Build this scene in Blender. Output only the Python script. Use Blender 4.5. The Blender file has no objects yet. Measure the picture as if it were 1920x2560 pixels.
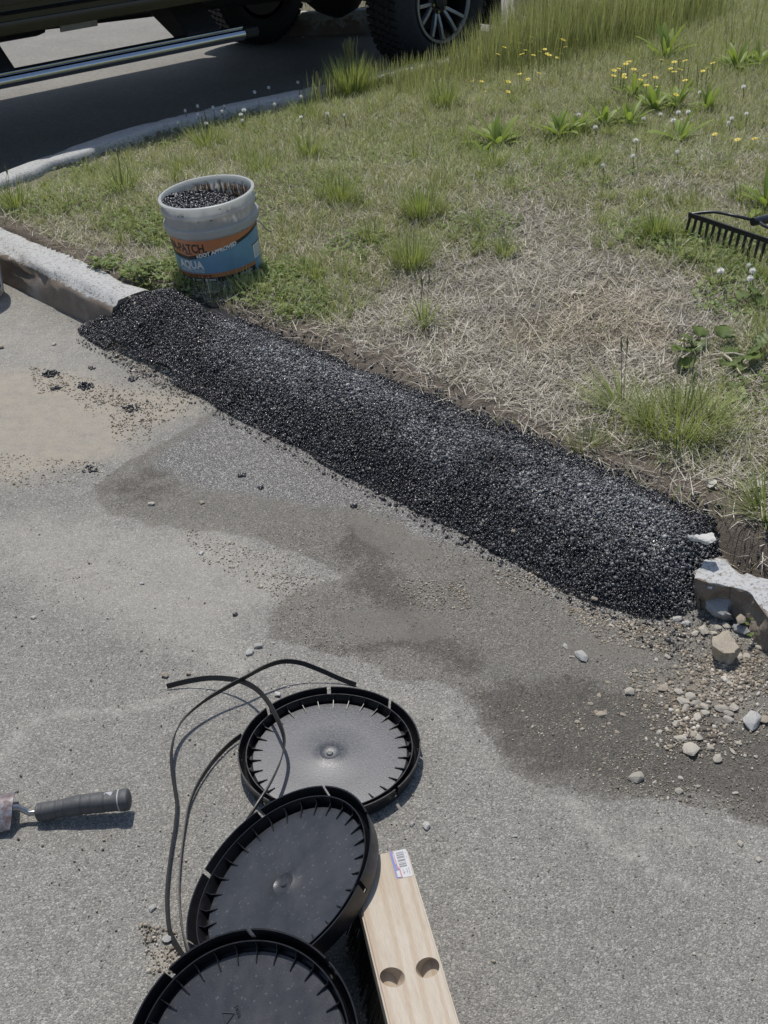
import bpy, bmesh, math, random
import numpy as np
from mathutils import Vector, Matrix, noise as mnoise
R = math.radians
rng = np.random.default_rng(11)
random.seed(5)
scn = bpy.context.scene
COL = scn.collection

# ------------------------------------------------------------------ camera
F_PX, PITCH, CAM_H, ROLL = 2950.0, R(31.49), 1.4475, R(-2.5)
_c, _s = math.cos(PITCH), math.sin(PITCH)
FW = np.array([0, _c, -_s]); _up = np.array([0, _s, _c]); _rt = np.array([1.0, 0, 0])
RT = _rt * math.cos(ROLL) + _up * math.sin(ROLL)
UP = _up * math.cos(ROLL) - _rt * math.sin(ROLL)
cam_d = bpy.data.cameras.new('camera'); cam = bpy.data.objects.new('camera', cam_d); COL.objects.link(cam)
cam.matrix_world = Matrix(((RT[0], UP[0], -FW[0], 0), (RT[1], UP[1], -FW[1], 0), (RT[2], UP[2], -FW[2], CAM_H), (0, 0, 0, 1)))
cam_d.sensor_fit = 'VERTICAL'; cam_d.sensor_height = 32; cam_d.sensor_width = 24
cam_d.lens = F_PX / 2560 * 32; cam_d.clip_start = 0.05; cam_d.clip_end = 500
scn.camera = cam

# ------------------------------------------------------------------ light
SUN_EL, SUN_AZ = R(67), R(-15)            # azimuth measured from +Y towards +X
sun_dir = Vector((math.sin(SUN_AZ) * math.cos(SUN_EL), math.cos(SUN_AZ) * math.cos(SUN_EL), math.sin(SUN_EL)))
w = bpy.data.worlds.new('World'); scn.world = w; w.use_nodes = True
nt = w.node_tree; bg = nt.nodes['Background']
sky = nt.nodes.new('ShaderNodeTexSky'); sky.sky_type = 'NISHITA'; sky.sun_disc = False
sky.sun_elevation = SUN_EL; sky.sun_rotation = SUN_AZ; sky.air_density = 1.0; sky.dust_density = 1.2
nt.links.new(sky.outputs[0], bg.inputs[0]); bg.inputs[1].default_value = 0.105
sd = bpy.data.lights.new('sun', 'SUN'); sd.energy = 3.35; sd.angle = R(0.53); sd.color = (1.0, 0.965, 0.91)
so = bpy.data.objects.new('sun', sd); COL.objects.link(so)
so.rotation_euler = sun_dir.to_track_quat('Z', 'Y').to_euler(); so.location = (-1, 3, 8)
vs = scn.view_settings; vs.view_transform = 'Standard'; vs.look = 'None'; vs.gamma = 1.0; vs.exposure = -0.08; vs.use_curve_mapping = False

# ------------------------------------------------------------------ helpers
def P(px, py, z=0.0):
    """photo pixel -> world point on the horizontal plane z"""
    d = FW + (px - 960) / F_PX * RT - (py - 1280) / F_PX * UP
    t = (z - CAM_H) / d[2]
    return np.array([0, 0, CAM_H]) + t * d
def PN(px, z=0.0):
    return np.array([P(a[0], a[1], z) for a in px])
D = 1920 / 1659.0
def proj(X):
    d = np.asarray(X, float) - np.array([0, 0, CAM_H]); z = d @ FW
    return 960 + F_PX * (d @ RT) / z, 1280 - F_PX * (d @ UP) / z, z
def sstep(a, b, x):
    t = np.clip((x - a) / (b - a), 0, 1); return t * t * (3 - 2 * t)
_lat = np.random.default_rng(3).random((256, 256))
def vnoise(x, y, seed=0):
    x = np.asarray(x, float) + seed * 17.3; y = np.asarray(y, float) + seed * 9.7
    xi = np.floor(x).astype(int); yi = np.floor(y).astype(int); fx = x - xi; fy = y - yi
    fx = fx * fx * (3 - 2 * fx); fy = fy * fy * (3 - 2 * fy)
    g = lambda a, b: _lat[a & 255, b & 255]
    return (g(xi, yi) * (1 - fx) + g(xi + 1, yi) * fx) * (1 - fy) + (g(xi, yi + 1) * (1 - fx) + g(xi + 1, yi + 1) * fx) * fy
def fbm(x, y, o=4, seed=0):
    v = 0; a = .5
    for i in range(o):
        v = v + a * vnoise(np.asarray(x) * 2 ** i, np.asarray(y) * 2 ** i, seed + i); a *= .5
    return v / (1 - .5 ** o) - .5            # about -.5 .. .5
def inpoly(x, y, poly):
    poly = np.asarray(poly)[:, :2]; ins = np.zeros(np.shape(x), bool); j = len(poly) - 1
    for i in range(len(poly)):
        xi, yi = poly[i]; xj, yj = poly[j]
        c = ((yi > y) != (yj > y)) & (x < (xj - xi) * (y - yi) / (yj - yi + 1e-12) + xi)
        ins ^= c; j = i
    return ins
def sdist(x, y, poly):
    """signed distance, positive inside"""
    poly = np.asarray(poly)[:, :2]; d2 = np.full(np.shape(x), 1e9)
    for i in range(len(poly)):
        a = poly[i - 1]; b = poly[i]; e = b - a; L = e @ e + 1e-12
        t = np.clip(((x - a[0]) * e[0] + (y - a[1]) * e[1]) / L, 0, 1)
        d2 = np.minimum(d2, (x - a[0] - t * e[0]) ** 2 + (y - a[1] - t * e[1]) ** 2)
    return np.where(inpoly(x, y, poly), 1, -1) * np.sqrt(d2)

def mesh_np(name, V, faces, attrs=None, smooth=False):
    """V (n,3); faces: list of int arrays (m,3) or (m,4); attrs: name -> (n,) or (n,3)"""
    me = bpy.data.meshes.new(name); V = np.asarray(V, np.float32)
    me.vertices.add(len(V)); me.vertices.foreach_set('co', V.ravel())
    loops = np.concatenate([np.asarray(f, np.int32).ravel() for f in faces])
    sizes = np.concatenate([np.full(len(f), np.shape(f)[1], np.int32) for f in faces])
    starts = np.concatenate([[0], np.cumsum(sizes)[:-1]]).astype(np.int32)
    me.loops.add(len(loops)); me.loops.foreach_set('vertex_index', loops)
    me.polygons.add(len(sizes)); me.polygons.foreach_set('loop_start', starts); me.polygons.foreach_set('loop_total', sizes)
    if smooth: me.polygons.foreach_set('use_smooth', np.ones(len(sizes), bool))
    me.update(calc_edges=True)
    for k, a in (attrs or {}).items():
        a = np.asarray(a, np.float32)
        if a.ndim == 1:
            t = me.attributes.new(k, 'FLOAT', 'POINT'); t.data.foreach_set('value', a)
        else:
            t = me.attributes.new(k, 'FLOAT_COLOR', 'POINT')
            t.data.foreach_set('color', np.concatenate([a, np.ones((len(a), 1), np.float32)], 1).ravel())
    return me
def ob(name, me, mat=None, parent=None, label=None, cat=None, group=None, kind=None):
    o = bpy.data.objects.new(name, me); COL.objects.link(o)
    if me is not None and mat is not None and len(me.materials) == 0: me.materials.append(mat)
    if parent is not None: o.parent = parent
    if label: o['label'] = label
    if cat: o['category'] = cat
    if group: o['group'] = group
    if kind: o['kind'] = kind
    return o
def empty(name, loc, label, cat, group=None, rot=None):
    o = ob(name, None, None, None, label, cat, group); o.location = loc
    o.empty_display_size = .05
    if rot is not None: o.rotation_euler = rot
    return o
class MB:
    """collects simple shapes into one mesh"""
    def __init__(s): s.v = []; s.f = []
    def add(s, V, Fc):
        n = len(s.v); s.v += [tuple(map(float, p)) for p in V]; s.f += [tuple(i + n for i in f) for f in Fc]; return s
    def box(s, c, size, M=None):
        c = np.array(c, float); h = np.array(size, float) / 2
        V = [c + h * np.array([x, y, z]) for x in (-1, 1) for y in (-1, 1) for z in (-1, 1)]
        if M is not None: V = [M @ Vector(p) for p in V]
        return s.add(V, [(0, 1, 3, 2), (4, 6, 7, 5), (0, 4, 5, 1), (2, 3, 7, 6), (0, 2, 6, 4), (1, 5, 7, 3)])
    def tube(s, pts, r, n=10, cap=True):
        pts = [np.array(p, float) for p in pts]; m = len(pts)
        rs = r if hasattr(r, '__len__') else [r] * m
        V = []; up = np.array([0.13, 0.21, 0.97])
        for i, p in enumerate(pts):
            t = pts[min(i + 1, m - 1)] - pts[max(i - 1, 0)]; t /= np.linalg.norm(t)
            a = np.cross(up, t)
            if np.linalg.norm(a) < .05: a = np.cross([1, 0, 0], t)
            a /= np.linalg.norm(a); b = np.cross(t, a); up = b
            for k in range(n):
                g = 2 * math.pi * k / n; V.append(p + rs[i] * (math.cos(g) * a + math.sin(g) * b))
        Fc = [(i * n + k, i * n + (k + 1) % n, (i + 1) * n + (k + 1) % n, (i + 1) * n + k) for i in range(m - 1) for k in range(n)]
        if cap: Fc += [tuple(range(n - 1, -1, -1)), tuple((m - 1) * n + k for k in range(n))]
        return s.add(V, Fc)
    def ribbon(s, pts, side, width, thick):
        """flat strip along pts; side = unit vectors across the strip"""
        pts = np.array(pts, float); m = len(pts); V = []
        for i in range(m):
            t = pts[min(i + 1, m - 1)] - pts[max(i - 1, 0)]; t /= np.linalg.norm(t)
            a = np.array(side[i], float); a -= t * (a @ t); a /= np.linalg.norm(a); b = np.cross(t, a)
            for x, y in ((-1, -1), (1, -1), (1, 1), (-1, 1)): V.append(pts[i] + a * x * width / 2 + b * y * thick / 2)
        Fc = [(i * 4 + k, i * 4 + (k + 1) % 4, (i + 1) * 4 + (k + 1) % 4, (i + 1) * 4 + k) for i in range(m - 1) for k in range(4)]
        Fc += [(3, 2, 1, 0), tuple((m - 1) * 4 + k for k in range(4))]
        return s.add(V, Fc)
    def lathe(s, prof, n=64, a0=0, a1=2 * math.pi, close=True):
        V = []; full = abs(a1 - a0 - 2 * math.pi) < 1e-6; m = n if full else n + 1
        for k in range(m):
            a = a0 + (a1 - a0) * k / n
            for r, z in prof: V.append((r * math.cos(a), r * math.sin(a), z))
        q = len(prof); Fc = []
        for k in range(n):
            k2 = (k + 1) % m
            for i in range(q - 1): Fc.append((k * q + i, k2 * q + i, k2 * q + i + 1, k * q + i + 1))
        return s.add(V, Fc)
    def prism(s, poly, axis, a, b):
        """2-D polygon extruded along an axis ('x','y','z') from a to b"""
        def pt(u, v, t): return {'x': (t, u, v), 'y': (u, t, v), 'z': (u, v, t)}[axis]
        n = len(poly); V = [pt(u, v, a) for u, v in poly] + [pt(u, v, b) for u, v in poly]
        return s.add(V, [(i, (i + 1) % n, n + (i + 1) % n, n + i) for i in range(n)] + [tuple(range(n - 1, -1, -1)), tuple(range(n, 2 * n))])
    def mesh(s, name, smooth=None, bevel=0, doubles=True):
        me = bpy.data.meshes.new(name); me.from_pydata(s.v, [], s.f)
        bm = bmesh.new(); bm.from_mesh(me)
        if doubles: bmesh.ops.remove_doubles(bm, verts=bm.verts, dist=1e-6)
        if bevel:
            es = [e for e in bm.edges if len(e.link_faces) == 2 and e.calc_face_angle(0) > .6]
            bmesh.ops.bevel(bm, geom=es, offset=bevel, segments=2, affect='EDGES', profile=.6)
        bmesh.ops.recalc_face_normals(bm, faces=bm.faces)
        if smooth:
            for f in bm.faces: f.smooth = True
            for e in bm.edges:
                if len(e.link_faces) == 2 and e.calc_face_angle(0) > smooth: e.smooth = False
        bm.to_mesh(me); bm.free(); return me

# ------------------------------------------------------------------ materials
class NT:
    def __init__(s, name):
        s.m = bpy.data.materials.new(name); s.m.use_nodes = True; s.t = s.m.node_tree
        s.b = s.t.nodes['Principled BSDF']; s.out = s.t.nodes['Material Output']
    def n(s, typ, **kw):
        x = s.t.nodes.new('ShaderNode' + typ)
        for k, v in kw.items(): setattr(x, k, v)
        return x
    def l(s, a, b): s.t.links.new(a, b)
    def co(s):
        return s.n('TexCoord').outputs['Object']
    def attr(s, name, col=False):
        x = s.n('Attribute'); x.attribute_name = name; return x.outputs['Color' if col else 'Fac']
    def noise(s, scale, detail=4, rough=.55, vec=None, dist=0):
        x = s.n('TexNoise'); x.inputs['Scale'].default_value = scale; x.inputs['Detail'].default_value = detail
        x.inputs['Roughness'].default_value = rough; x.inputs['Distortion'].default_value = dist
        s.l(vec if vec is not None else s.co(), x.inputs['Vector']); return x.outputs['Fac']
    def voro(s, scale, vec=None, out='Color', feature='F1'):
        x = s.n('TexVoronoi'); x.feature = feature; x.inputs['Scale'].default_value = scale
        s.l(vec if vec is not None else s.co(), x.inputs['Vector']); return x.outputs[out]
    def ramp(s, fac, stops):
        x = s.n('ValToRGB'); e = x.color_ramp.elements
        while len(e) > 1: e.remove(e[-1])
        for i, (p, c) in enumerate(stops):
            k = e[0] if i == 0 else e.new(p); k.position = p
            k.color = (c, c, c, 1) if not hasattr(c, '__len__') else (*c, 1)
        s.l(fac, x.inputs[0]); return x.outputs[0]
    def math(s, op, a, b=None, clamp=False):
        x = s.n('Math'); x.operation = op; x.use_clamp = clamp
        for i, v in enumerate((a, b)):
            if v is None: continue
            if isinstance(v, (int, float)): x.inputs[i].default_value = v
            else: s.l(v, x.inputs[i])
        return x.outputs[0]
    def mix(s, fac, a, b, typ='MIX'):
        x = s.n('Mix'); x.data_type = 'RGBA'; x.blend_type = typ; x.clamp_factor = True
        for i, v in ((0, fac), (6, a), (7, b)):
            if isinstance(v, (int, float)): x.inputs[i].default_value = v if i == 0 else (v, v, v, 1)
            elif isinstance(v, (tuple, list)): x.inputs[i].default_value = (*v, 1)
            else: s.l(v, x.inputs[i])
        return x.outputs[2]
    def bump(s, h, strength=.5, dist=.003, normal=None):
        x = s.n('Bump'); x.inputs['Strength'].default_value = strength; x.inputs['Distance'].default_value = dist
        s.l(h, x.inputs['Height'])
        if normal is not None: s.l(normal, x.inputs['Normal'])
        return x.outputs[0]
    def set(s, color=None, rough=None, metal=None, normal=None, spec=None):
        for k, v in (('Base Color', color), ('Roughness', rough), ('Metallic', metal), ('Normal', normal), ('Specular IOR Level', spec)):
            if v is None: continue
            if isinstance(v, (int, float)): s.b.inputs[k].default_value = v
            elif isinstance(v, (tuple, list)): s.b.inputs[k].default_value = (*v, 1)
            else: s.l(v, s.b.inputs[k])
        return s.m
def plain(name, c, rough=.5, metal=0, var=.12, scale=40, bump=0, bscale=300, spec=.5):
    t = NT(name); nz = t.noise(scale, 5, .6)
    col = t.mix(t.ramp(nz, [(.3, 0), (.7, 1)]), tuple(x * (1 - var) for x in c), tuple(min(1, x * (1 + var)) for x in c))
    t.set(color=col, rough=t.ramp(t.noise(scale * 2.3, 3), [(.3, max(0, rough - .08)), (.7, min(1, rough + .08))]), metal=metal, spec=spec)
    if bump: t.set(normal=t.bump(t.noise(bscale, 3), bump, .001))
    return t.m

# asphalt: grain, dust, wet stains with their own outlines (vertex masks broken up by noise)
def asphalt_mat():
    t = NT('asphalt_lot')
    cell = t.voro(430); sep = t.n('SeparateColor'); t.l(cell, sep.inputs[0])
    dist = t.voro(430, out='Distance')
    fine = t.noise(900, 3, .7); mid = t.noise(26, 5, .6); big = t.noise(2.2, 4, .6)
    g = t.ramp(sep.outputs[0], [(0, (.195, .192, .185)), (.45, (.285, .281, .271)), (.8, (.35, .345, .332)), (1, (.50, .49, .465))])
    g = t.mix(.75, g, t.ramp(fine, [(.3, .5), (.7, 1.32)]), 'MULTIPLY')
    cell2 = t.voro(140); sep2 = t.n('SeparateColor'); t.l(cell2, sep2.inputs[0]); d2 = t.voro(140, out='Distance')
    fleck = t.math('MULTIPLY', t.math('GREATER_THAN', sep2.outputs[1], .87), t.math('LESS_THAN', d2, .33))
    g = t.mix(t.math('MULTIPLY', fleck, .55), g, (.56, .55, .52))
    pit = t.math('MULTIPLY', t.math('LESS_THAN', sep2.outputs[1], .07), t.math('LESS_THAN', d2, .28))
    g = t.mix(t.math('MULTIPLY', pit, .65), g, (.035, .034, .034))
    g = t.mix(1, g, t.ramp(mid, [(.25, .88), (.75, 1.1)]), 'MULTIPLY')
    g = t.mix(1, g, t.ramp(big, [(.3, .92), (.7, 1.08)]), 'MULTIPLY')
    edge = t.math('SUBTRACT', t.noise(70, 6, .8), .5); edge2 = t.math('SUBTRACT', t.noise(11, 6, .7, dist=.6), .5)
    def mask(name, a=.5, b=.4, lo=.38, hi=.62):
        v = t.math('ADD', t.attr(name), t.math('ADD', t.math('MULTIPLY', edge, a * 1.5), t.math('MULTIPLY', edge2, b * 1.5)))
        return t.ramp(v, [(lo, 0), (hi, 1)])
    # pale dust film, tan sand
    dust = mask('dust', .9, .8, .25, .95); tan = mask('tan', .9, .7, .25, .9)
    c = t.mix(t.math('MULTIPLY', dust, .36), g, t.mix(fine, (.32, .31, .285), (.52, .50, .455)))
    c = t.mix(t.math('MULTIPLY', tan, t.ramp(t.math('ADD', t.math('MULTIPLY', fine, .5), t.math('MULTIPLY', mid, .5)), [(.36, .35), (.56, .88)])), c, t.mix(t.noise(420, 4, .75), (.28, .255, .215), (.54, .495, .43)))
    # washed / tar stained area, darker wet core
    stain = mask('stain', .9, .6, .40, .60); wet = mask('wet', 1.1, 1.0, .38, .74); slick = mask('slick', .8, .9, .42, .56)
    c = t.mix(t.math('MULTIPLY', stain, .8), c, t.mix(1, c, (.66, .64, .61), 'MULTIPLY'))
    c = t.mix(t.math('MULTIPLY', wet, .72), c, t.mix(1, c, (.46, .44, .42), 'MULTIPLY'))
    c = t.mix(t.math('MULTIPLY', slick, .6), c, (.15, .14, .126))
    # grainy band beside the new patch: dark binder, bright stones
    spark = mask('grain', .8, .4, .3, .8)
    cg = t.ramp(sep.outputs[2], [(0, (.07, .07, .075)), (.5, (.16, .16, .165)), (.78, (.34, .34, .345)), (1, (.66, .655, .64))])
    c = t.mix(t.math('MULTIPLY', spark, .8), c, cg)
    line = t.attr('scuff'); c = t.mix(t.math('MULTIPLY', line, t.ramp(t.noise(60, 4, .7), [(.35, 0), (.6, .75)])), c, (.5, .49, .46))
    c = t.mix(1, c, (1.03, 1.0, .935), 'MULTIPLY')
    h = t.math('ADD', t.math('MULTIPLY', dist, -1.0), t.math('ADD', t.math('MULTIPLY', fine, .6), t.math('MULTIPLY', mid, .5)))
    smooth = t.math('SUBTRACT', 1.0, t.math('MULTIPLY', t.math('MAXIMUM', t.math('MULTIPLY', tan, .4), t.math('MAXIMUM', slick, dust)), .5))
    h = t.math('MULTIPLY', h, smooth)
    rough = t.math('SUBTRACT', .88, t.math('ADD', t.math('MULTIPLY', wet, .2), t.math('MULTIPLY', slick, .3)))
    return t.set(color=c, rough=rough, normal=t.bump(h, .75, .0028), spec=.3)
M_ASPH = asphalt_mat()

def soil_mat():
    t = NT('verge_soil'); gr = t.attr('green')
    a = t.noise(55, 6, .7); b = t.noise(300, 4, .7); k = t.voro(160); s2 = t.n('SeparateColor'); t.l(k, s2.inputs[0])
    soil = t.mix(b, (.11, .09, .07), (.31, .26, .21))
    th = t.mix(t.ramp(b, [(.3, 0), (.7, 1)]), (.12, .105, .08), (.38, .345, .285))
    th = t.mix(t.math('MULTIPLY', t.ramp(t.math('ADD', gr, t.math('SUBTRACT', a, .5)), [(.3, 0), (.8, 1)]), .75), th, t.mix(b, (.13, .135, .06), (.33, .33, .19)))
    bare = t.ramp(t.math('ADD', t.attr('bare'), t.math('MULTIPLY', t.math('SUBTRACT', a, .5), .9)), [(.4, 0), (.6, 1)])
    c = t.mix(bare, th, soil)
    return t.set(color=c, rough=.95, normal=t.bump(t.math('ADD', a, t.math('MULTIPLY', b, .6)), 1, .012), spec=.2)
M_SOIL = soil_mat()

def leaf_mat(name, trans=.3, rough=.5):
    t = NT(name); c = t.attr('Col', True)
    c = t.mix(1, c, t.ramp(t.noise(220, 2), [(.3, .82), (.7, 1.15)]), 'MULTIPLY')
    t.set(color=c, rough=rough, spec=.3)
    tr = t.n('BsdfTranslucent'); t.l(t.mix(1, c, (1.0, 1.05, .6), 'MULTIPLY'), tr.inputs[0])
    mx = t.n('MixShader'); mx.inputs[0].default_value = trans
    t.l(t.b.outputs[0], mx.inputs[1]); t.l(tr.outputs[0], mx.inputs[2]); t.l(mx.outputs[0], t.out.inputs[0]); return t.m
M_GRASS = leaf_mat('grass_blade', .38, .5); M_STRAW = leaf_mat('dry_straw', .12, .75); M_LEAF = leaf_mat('weed_leaf', .45, .42)

def kerb_mat():
    t = NT('kerb_concrete'); nz = t.noise(30, 6, .7); f = t.noise(260, 4, .7); big = t.noise(5, 5, .6)
    paint = t.ramp(t.math('ADD', t.attr('paint'), t.math('ADD', t.math('MULTIPLY', t.math('SUBTRACT', nz, .5), .9), t.math('MULTIPLY', t.math('SUBTRACT', big, .5), .6))), [(.47, 0), (.53, 1)])
    con = t.mix(nz, (.15, .118, .09), (.30, .25, .205))
    con = t.mix(t.ramp(big, [(.52, 0), (.62, .6)]), con, (.32, .31, .30))
    con = t.mix(t.ramp(t.noise(14, 5, .8, dist=1.2), [(.62, 0), (.70, .5)]), con, (.08, .07, .06))
    con = t.mix(1, con, t.ramp(f, [(.3, .8), (.7, 1.2)]), 'MULTIPLY')
    wh = t.mix(t.ramp(f, [(.28, 0), (.42, 1)]), (.34, .33, .31), (.50, .50, .485))
    wh = t.mix(t.ramp(t.noise(70, 5, .75), [(.38, .75), (.47, 0)]), wh, (.27, .25, .22))
    paint = t.math('MULTIPLY', paint, t.ramp(t.math('ADD', t.noise(110, 5, .8), t.math('MULTIPLY', t.attr('paint'), .12)), [(.50, 0), (.54, 1)]))
    h = t.math('ADD', t.math('MULTIPLY', paint, .35), t.math('ADD', nz, t.math('MULTIPLY', f, .35)))
    return t.set(color=t.mix(paint, con, wh), rough=.85, normal=t.bump(h, .6, .0035), spec=.25)
M_KERB = kerb_mat()
def stone_mat(name, a, b, rough=.85):
    t = NT(name); nz = t.noise(45, 6, .7); f = t.noise(380, 3, .7)
    oi = t.n('ObjectInfo'); c = t.mix(nz, a, b); c = t.mix(1, c, t.ramp(oi.outputs['Random'], [(0, .78), (1, 1.08)]), 'MULTIPLY')
    c = t.mix(1, c, t.ramp(f, [(.3, .8), (.7, 1.15)]), 'MULTIPLY')
    return t.set(color=c, rough=rough, normal=t.bump(t.math('ADD', nz, t.math('MULTIPLY', f, .4)), .7, .003), spec=.25)
M_PALE = stone_mat('pale_stone', (.50, .45, .37), (.72, .67, .57))
M_TAN = stone_mat('tan_stone', (.36, .30, .22), (.60, .53, .43))
M_GREYC = stone_mat('grey_concrete', (.30, .30, .30), (.40, .40, .40))
M_WHITE = stone_mat('white_painted_flake', (.58, .56, .52), (.74, .73, .69))
M_DARKST = stone_mat('dark_stone', (.03, .028, .026), (.10, .09, .08))
def tar_mat():
    t = NT('bitumen_granules'); r = t.attr('rnd')
    c = t.ramp(r, [(0, (.010, .010, .013)), (.6, (.028, .028, .032)), (.90, (.07, .069, .072)), (.985, (.16, .155, .15)), (1, (.36, .32, .27))])
    grey_f = t.attr('greyed'); c = t.mix(grey_f, c, t.ramp(r, [(0, (.07, .073, .082)), (.6, (.15, .152, .16)), (1, (.42, .41, .39))]))  # shifts granules towards a paler grey ramp
    return t.set(color=c, rough=t.ramp(r, [(0, .22), (1, .42)]), normal=t.bump(t.noise(900, 2), .3, .0006), spec=.8)
M_TAR = tar_mat()
def sandgrain_mat():
    t = NT('loose_grit'); r = t.attr('rnd')
    return t.set(color=t.ramp(r, [(0, (.14, .12, .10)), (.4, (.34, .285, .21)), (.8, (.50, .44, .35)), (1, (.66, .62, .55))]), rough=.9, spec=.2)
M_GRIT = sandgrain_mat()

# ------------------------------------------------------------------ layout frames
K0 = np.array([-.938, 3.623]); KD = np.array([.662, -.749]); KD /= np.linalg.norm(KD); KN = np.array([-KD[1], KD[0]])
def sq(s, q): return K0[0] + s * KD[0] + q * KN[0], K0[1] + s * KD[1] + q * KN[1]
def to_sq(x, y): return (x - K0[0]) * KD[0] + (y - K0[1]) * KD[1], (x - K0[0]) * KN[0] + (y - K0[1]) * KN[1]
def road_z(x, y):
    return -.08 * sstep(4.3, 5.6, np.asarray(y, float)) 
VZ = .112
kerb_path = [sq(.17, 0), sq(0, 0), sq(-.3, 0), sq(-.6, 0), (-1.60, 4.37), (-1.70, 4.55), (-1.735, 4.72), (-1.70, 4.92), (-1.60, 5.14), (-1.38, 5.54), (-1.13, 5.90), (-.70, 6.30), (-.22, 6.68), (.5, 7.31), (1.3, 8.02), (1.68, 8.42), (1.74, 8.8), (1.5, 9.25), (1.25, 9.7), (1.25, 10.4), (1.6, 12.6)]
def smooth_path(pts, step):
    pts = np.array(pts, float); n = len(pts); out = []
    for i in range(n - 1):
        p0 = pts[max(i - 1, 0)]; p1 = pts[i]; p2 = pts[i + 1]; p3 = pts[min(i + 2, n - 1)]
        m = max(2, int(np.linalg.norm(p2 - p1) / step))
        for k in range(m):
            t = k / m
            out.append(.5 * ((2 * p1) + (-p0 + p2) * t + (2 * p0 - 5 * p1 + 4 * p2 - p3) * t * t + (-p0 + 3 * p1 - 3 * p2 + p3) * t ** 3))
    out.append(pts[-1]); return np.array(out)
KP = smooth_path(kerb_path, .022)
verge_poly = np.concatenate([KP[::4], [(8, 13), (8, -2.2), sq(4.2, .0), sq(.2, .0)]])
def patch_z(s, q):
    qs = q + .018 * (vnoise(s * 9, q * 2, 4) - .5) * 2
    z = .114 * sstep(-.096, .115, qs) ** .72 - .016 * sstep(.12, .25, q)
    z = np.where(q > .2, z * 1.0, z)
    sg = .02 + .9 * np.clip(q + .03, 0, .16)          # left end runs up on the broken kerb
    e = sstep(sg - .03, sg + .07, s) * (1 - sstep(2.20, 2.32, s + .25 * np.clip(.02 - q, 0, .1)))
    groove = .012 * np.exp(-((s - (.62 - 1.1 * (q - .02))) / .022) ** 2)
    lump = .024 * (fbm(s * 6, q * 10, 4, 2)) + .012 * np.exp(-((s - .3) / .22) ** 2) * sstep(-.02, .1, q)
    return z * e + (lump - groove) * e * sstep(-.08, -.02, q)
def verge_z(x, y):
    x = np.asarray(x, float); y = np.asarray(y, float)
    s, q = to_sq(x, y)
    d = sdist(x, y, verge_poly)
    base = VZ + .045 * sstep(.3, 1.6, d) + .028 * fbm(x * 3.1, y * 3.1, 4, 5) * sstep(.1, .4, d) + .012 * fbm(x * 13, y * 13, 3, 8)
    base = base + (.012 + .03 * fbm(x * 16, y * 16, 3, 33)) * (1 - sstep(.12, .3, d))
    base = base - .025 * sstep(.32, .16, q) * sstep(.15, .4, s) * (s < 3)
    # far side runs down with its road
    top = base - (.03 + .03 * (1 - sstep(.2, .7, d))) * sstep(4.5, 5.2, y) - .085 * (1 - sstep(.155, .235, q)) * sstep(.05, .12, s) - .12 * sstep(2.15, 2.25, s) * (1 - sstep(.085, .115, q))
    return np.where(q < .16, np.where(d > .0, top, -.12), -.15 + (top + .15) * sstep(.085, .135, d)) if False else np.where(d > 0, np.where((s > .1) & (s < 2.6) & (q < .4), top, -.15 + (top + .15) * sstep(.08, .13, d)), -.15)

# ------------------------------------------------------------------ ground sheet
def axis(lo, hi, step, out_lo, out_hi):
    a = list(np.arange(lo, hi + 1e-6, step)); g = step
    while a[-1] < out_hi: g *= 1.25; a.append(a[-1] + g)
    g = step
    while a[0] > out_lo: g *= 1.25; a.insert(0, a[0] - g)
    return np.array(a)
def grid(xs, ys):
    X, Y = np.meshgrid(xs, ys); nx, ny = len(xs), len(ys)
    i = np.arange(nx * ny).reshape(ny, nx)
    Fc = np.stack([i[:-1, :-1], i[:-1, 1:], i[1:, 1:], i[1:, :-1]], -1).reshape(-1, 4)
    return X.ravel(), Y.ravel(), Fc
gx, gy, gf = grid(axis(-1.5, 1.25, .0125, -120, 120), axis(.8, 4.2, .0125, -60, 180))
dp = lambda pts: PN([(a * D, b * D) for a, b in pts])
stain_poly = dp([(205, 1050), (260, 1000), (400, 930), (470, 880), (560, 900), (700, 960), (850, 1040), (1000, 1110), (1200, 1200), (1500, 1330), (1659, 1400), (1800, 1480), (1800, 1800), (1659, 1785), (1560, 1765), (1400, 1745), (1250, 1715), (1100, 1660), (1030, 1590), (1010, 1520), (930, 1480), (850, 1470), (760, 1430), (640, 1400), (580, 1380), (570, 1330), (640, 1280), (730, 1250), (660, 1200), (560, 1165), (470, 1140), (330, 1130), (240, 1110)])
wet_poly = dp([(1010, 1490), (1100, 1450), (1220, 1440), (1400, 1500), (1540, 1530), (1659, 1570), (1800, 1600), (1800, 1770), (1659, 1765), (1400, 1725), (1230, 1690), (1080, 1620), (1030, 1560)])
wet2 = dp([(760, 1130), (840, 1170), (880, 1250), (930, 1330), (1030, 1380), (1080, 1440), (1000, 1470), (900, 1420), (820, 1330), (750, 1260), (730, 1180)])
wet3 = dp([(670, 1385), (760, 1395), (860, 1375), (980, 1395), (1060, 1440), (1020, 1460), (930, 1415), (840, 1405), (740, 1420)])
wet4 = dp([(215, 1045), (320, 1000), (430, 1010), (380, 1090), (250, 1100)])
slick1 = dp([(770, 1125), (860, 1120), (930, 1170), (960, 1230), (880, 1220), (800, 1170)])
slick2 = dp([(1180, 1380), (1330, 1370), (1420, 1400), (1390, 1440), (1250, 1430)])
slick3 = dp([(690, 1330), (900, 1300), (1000, 1350), (1060, 1400), (900, 1390), (760, 1390)])
tan_poly = dp([(-200, 800), (180, 800), (330, 835), (455, 850), (420, 890), (320, 930), (280, 990), (150, 1030), (20, 1060), (-200, 1090)])
tan2 = dp([(1150, 1250), (1330, 1290), (1450, 1330), (1500, 1370), (1380, 1370), (1230, 1330)])
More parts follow.
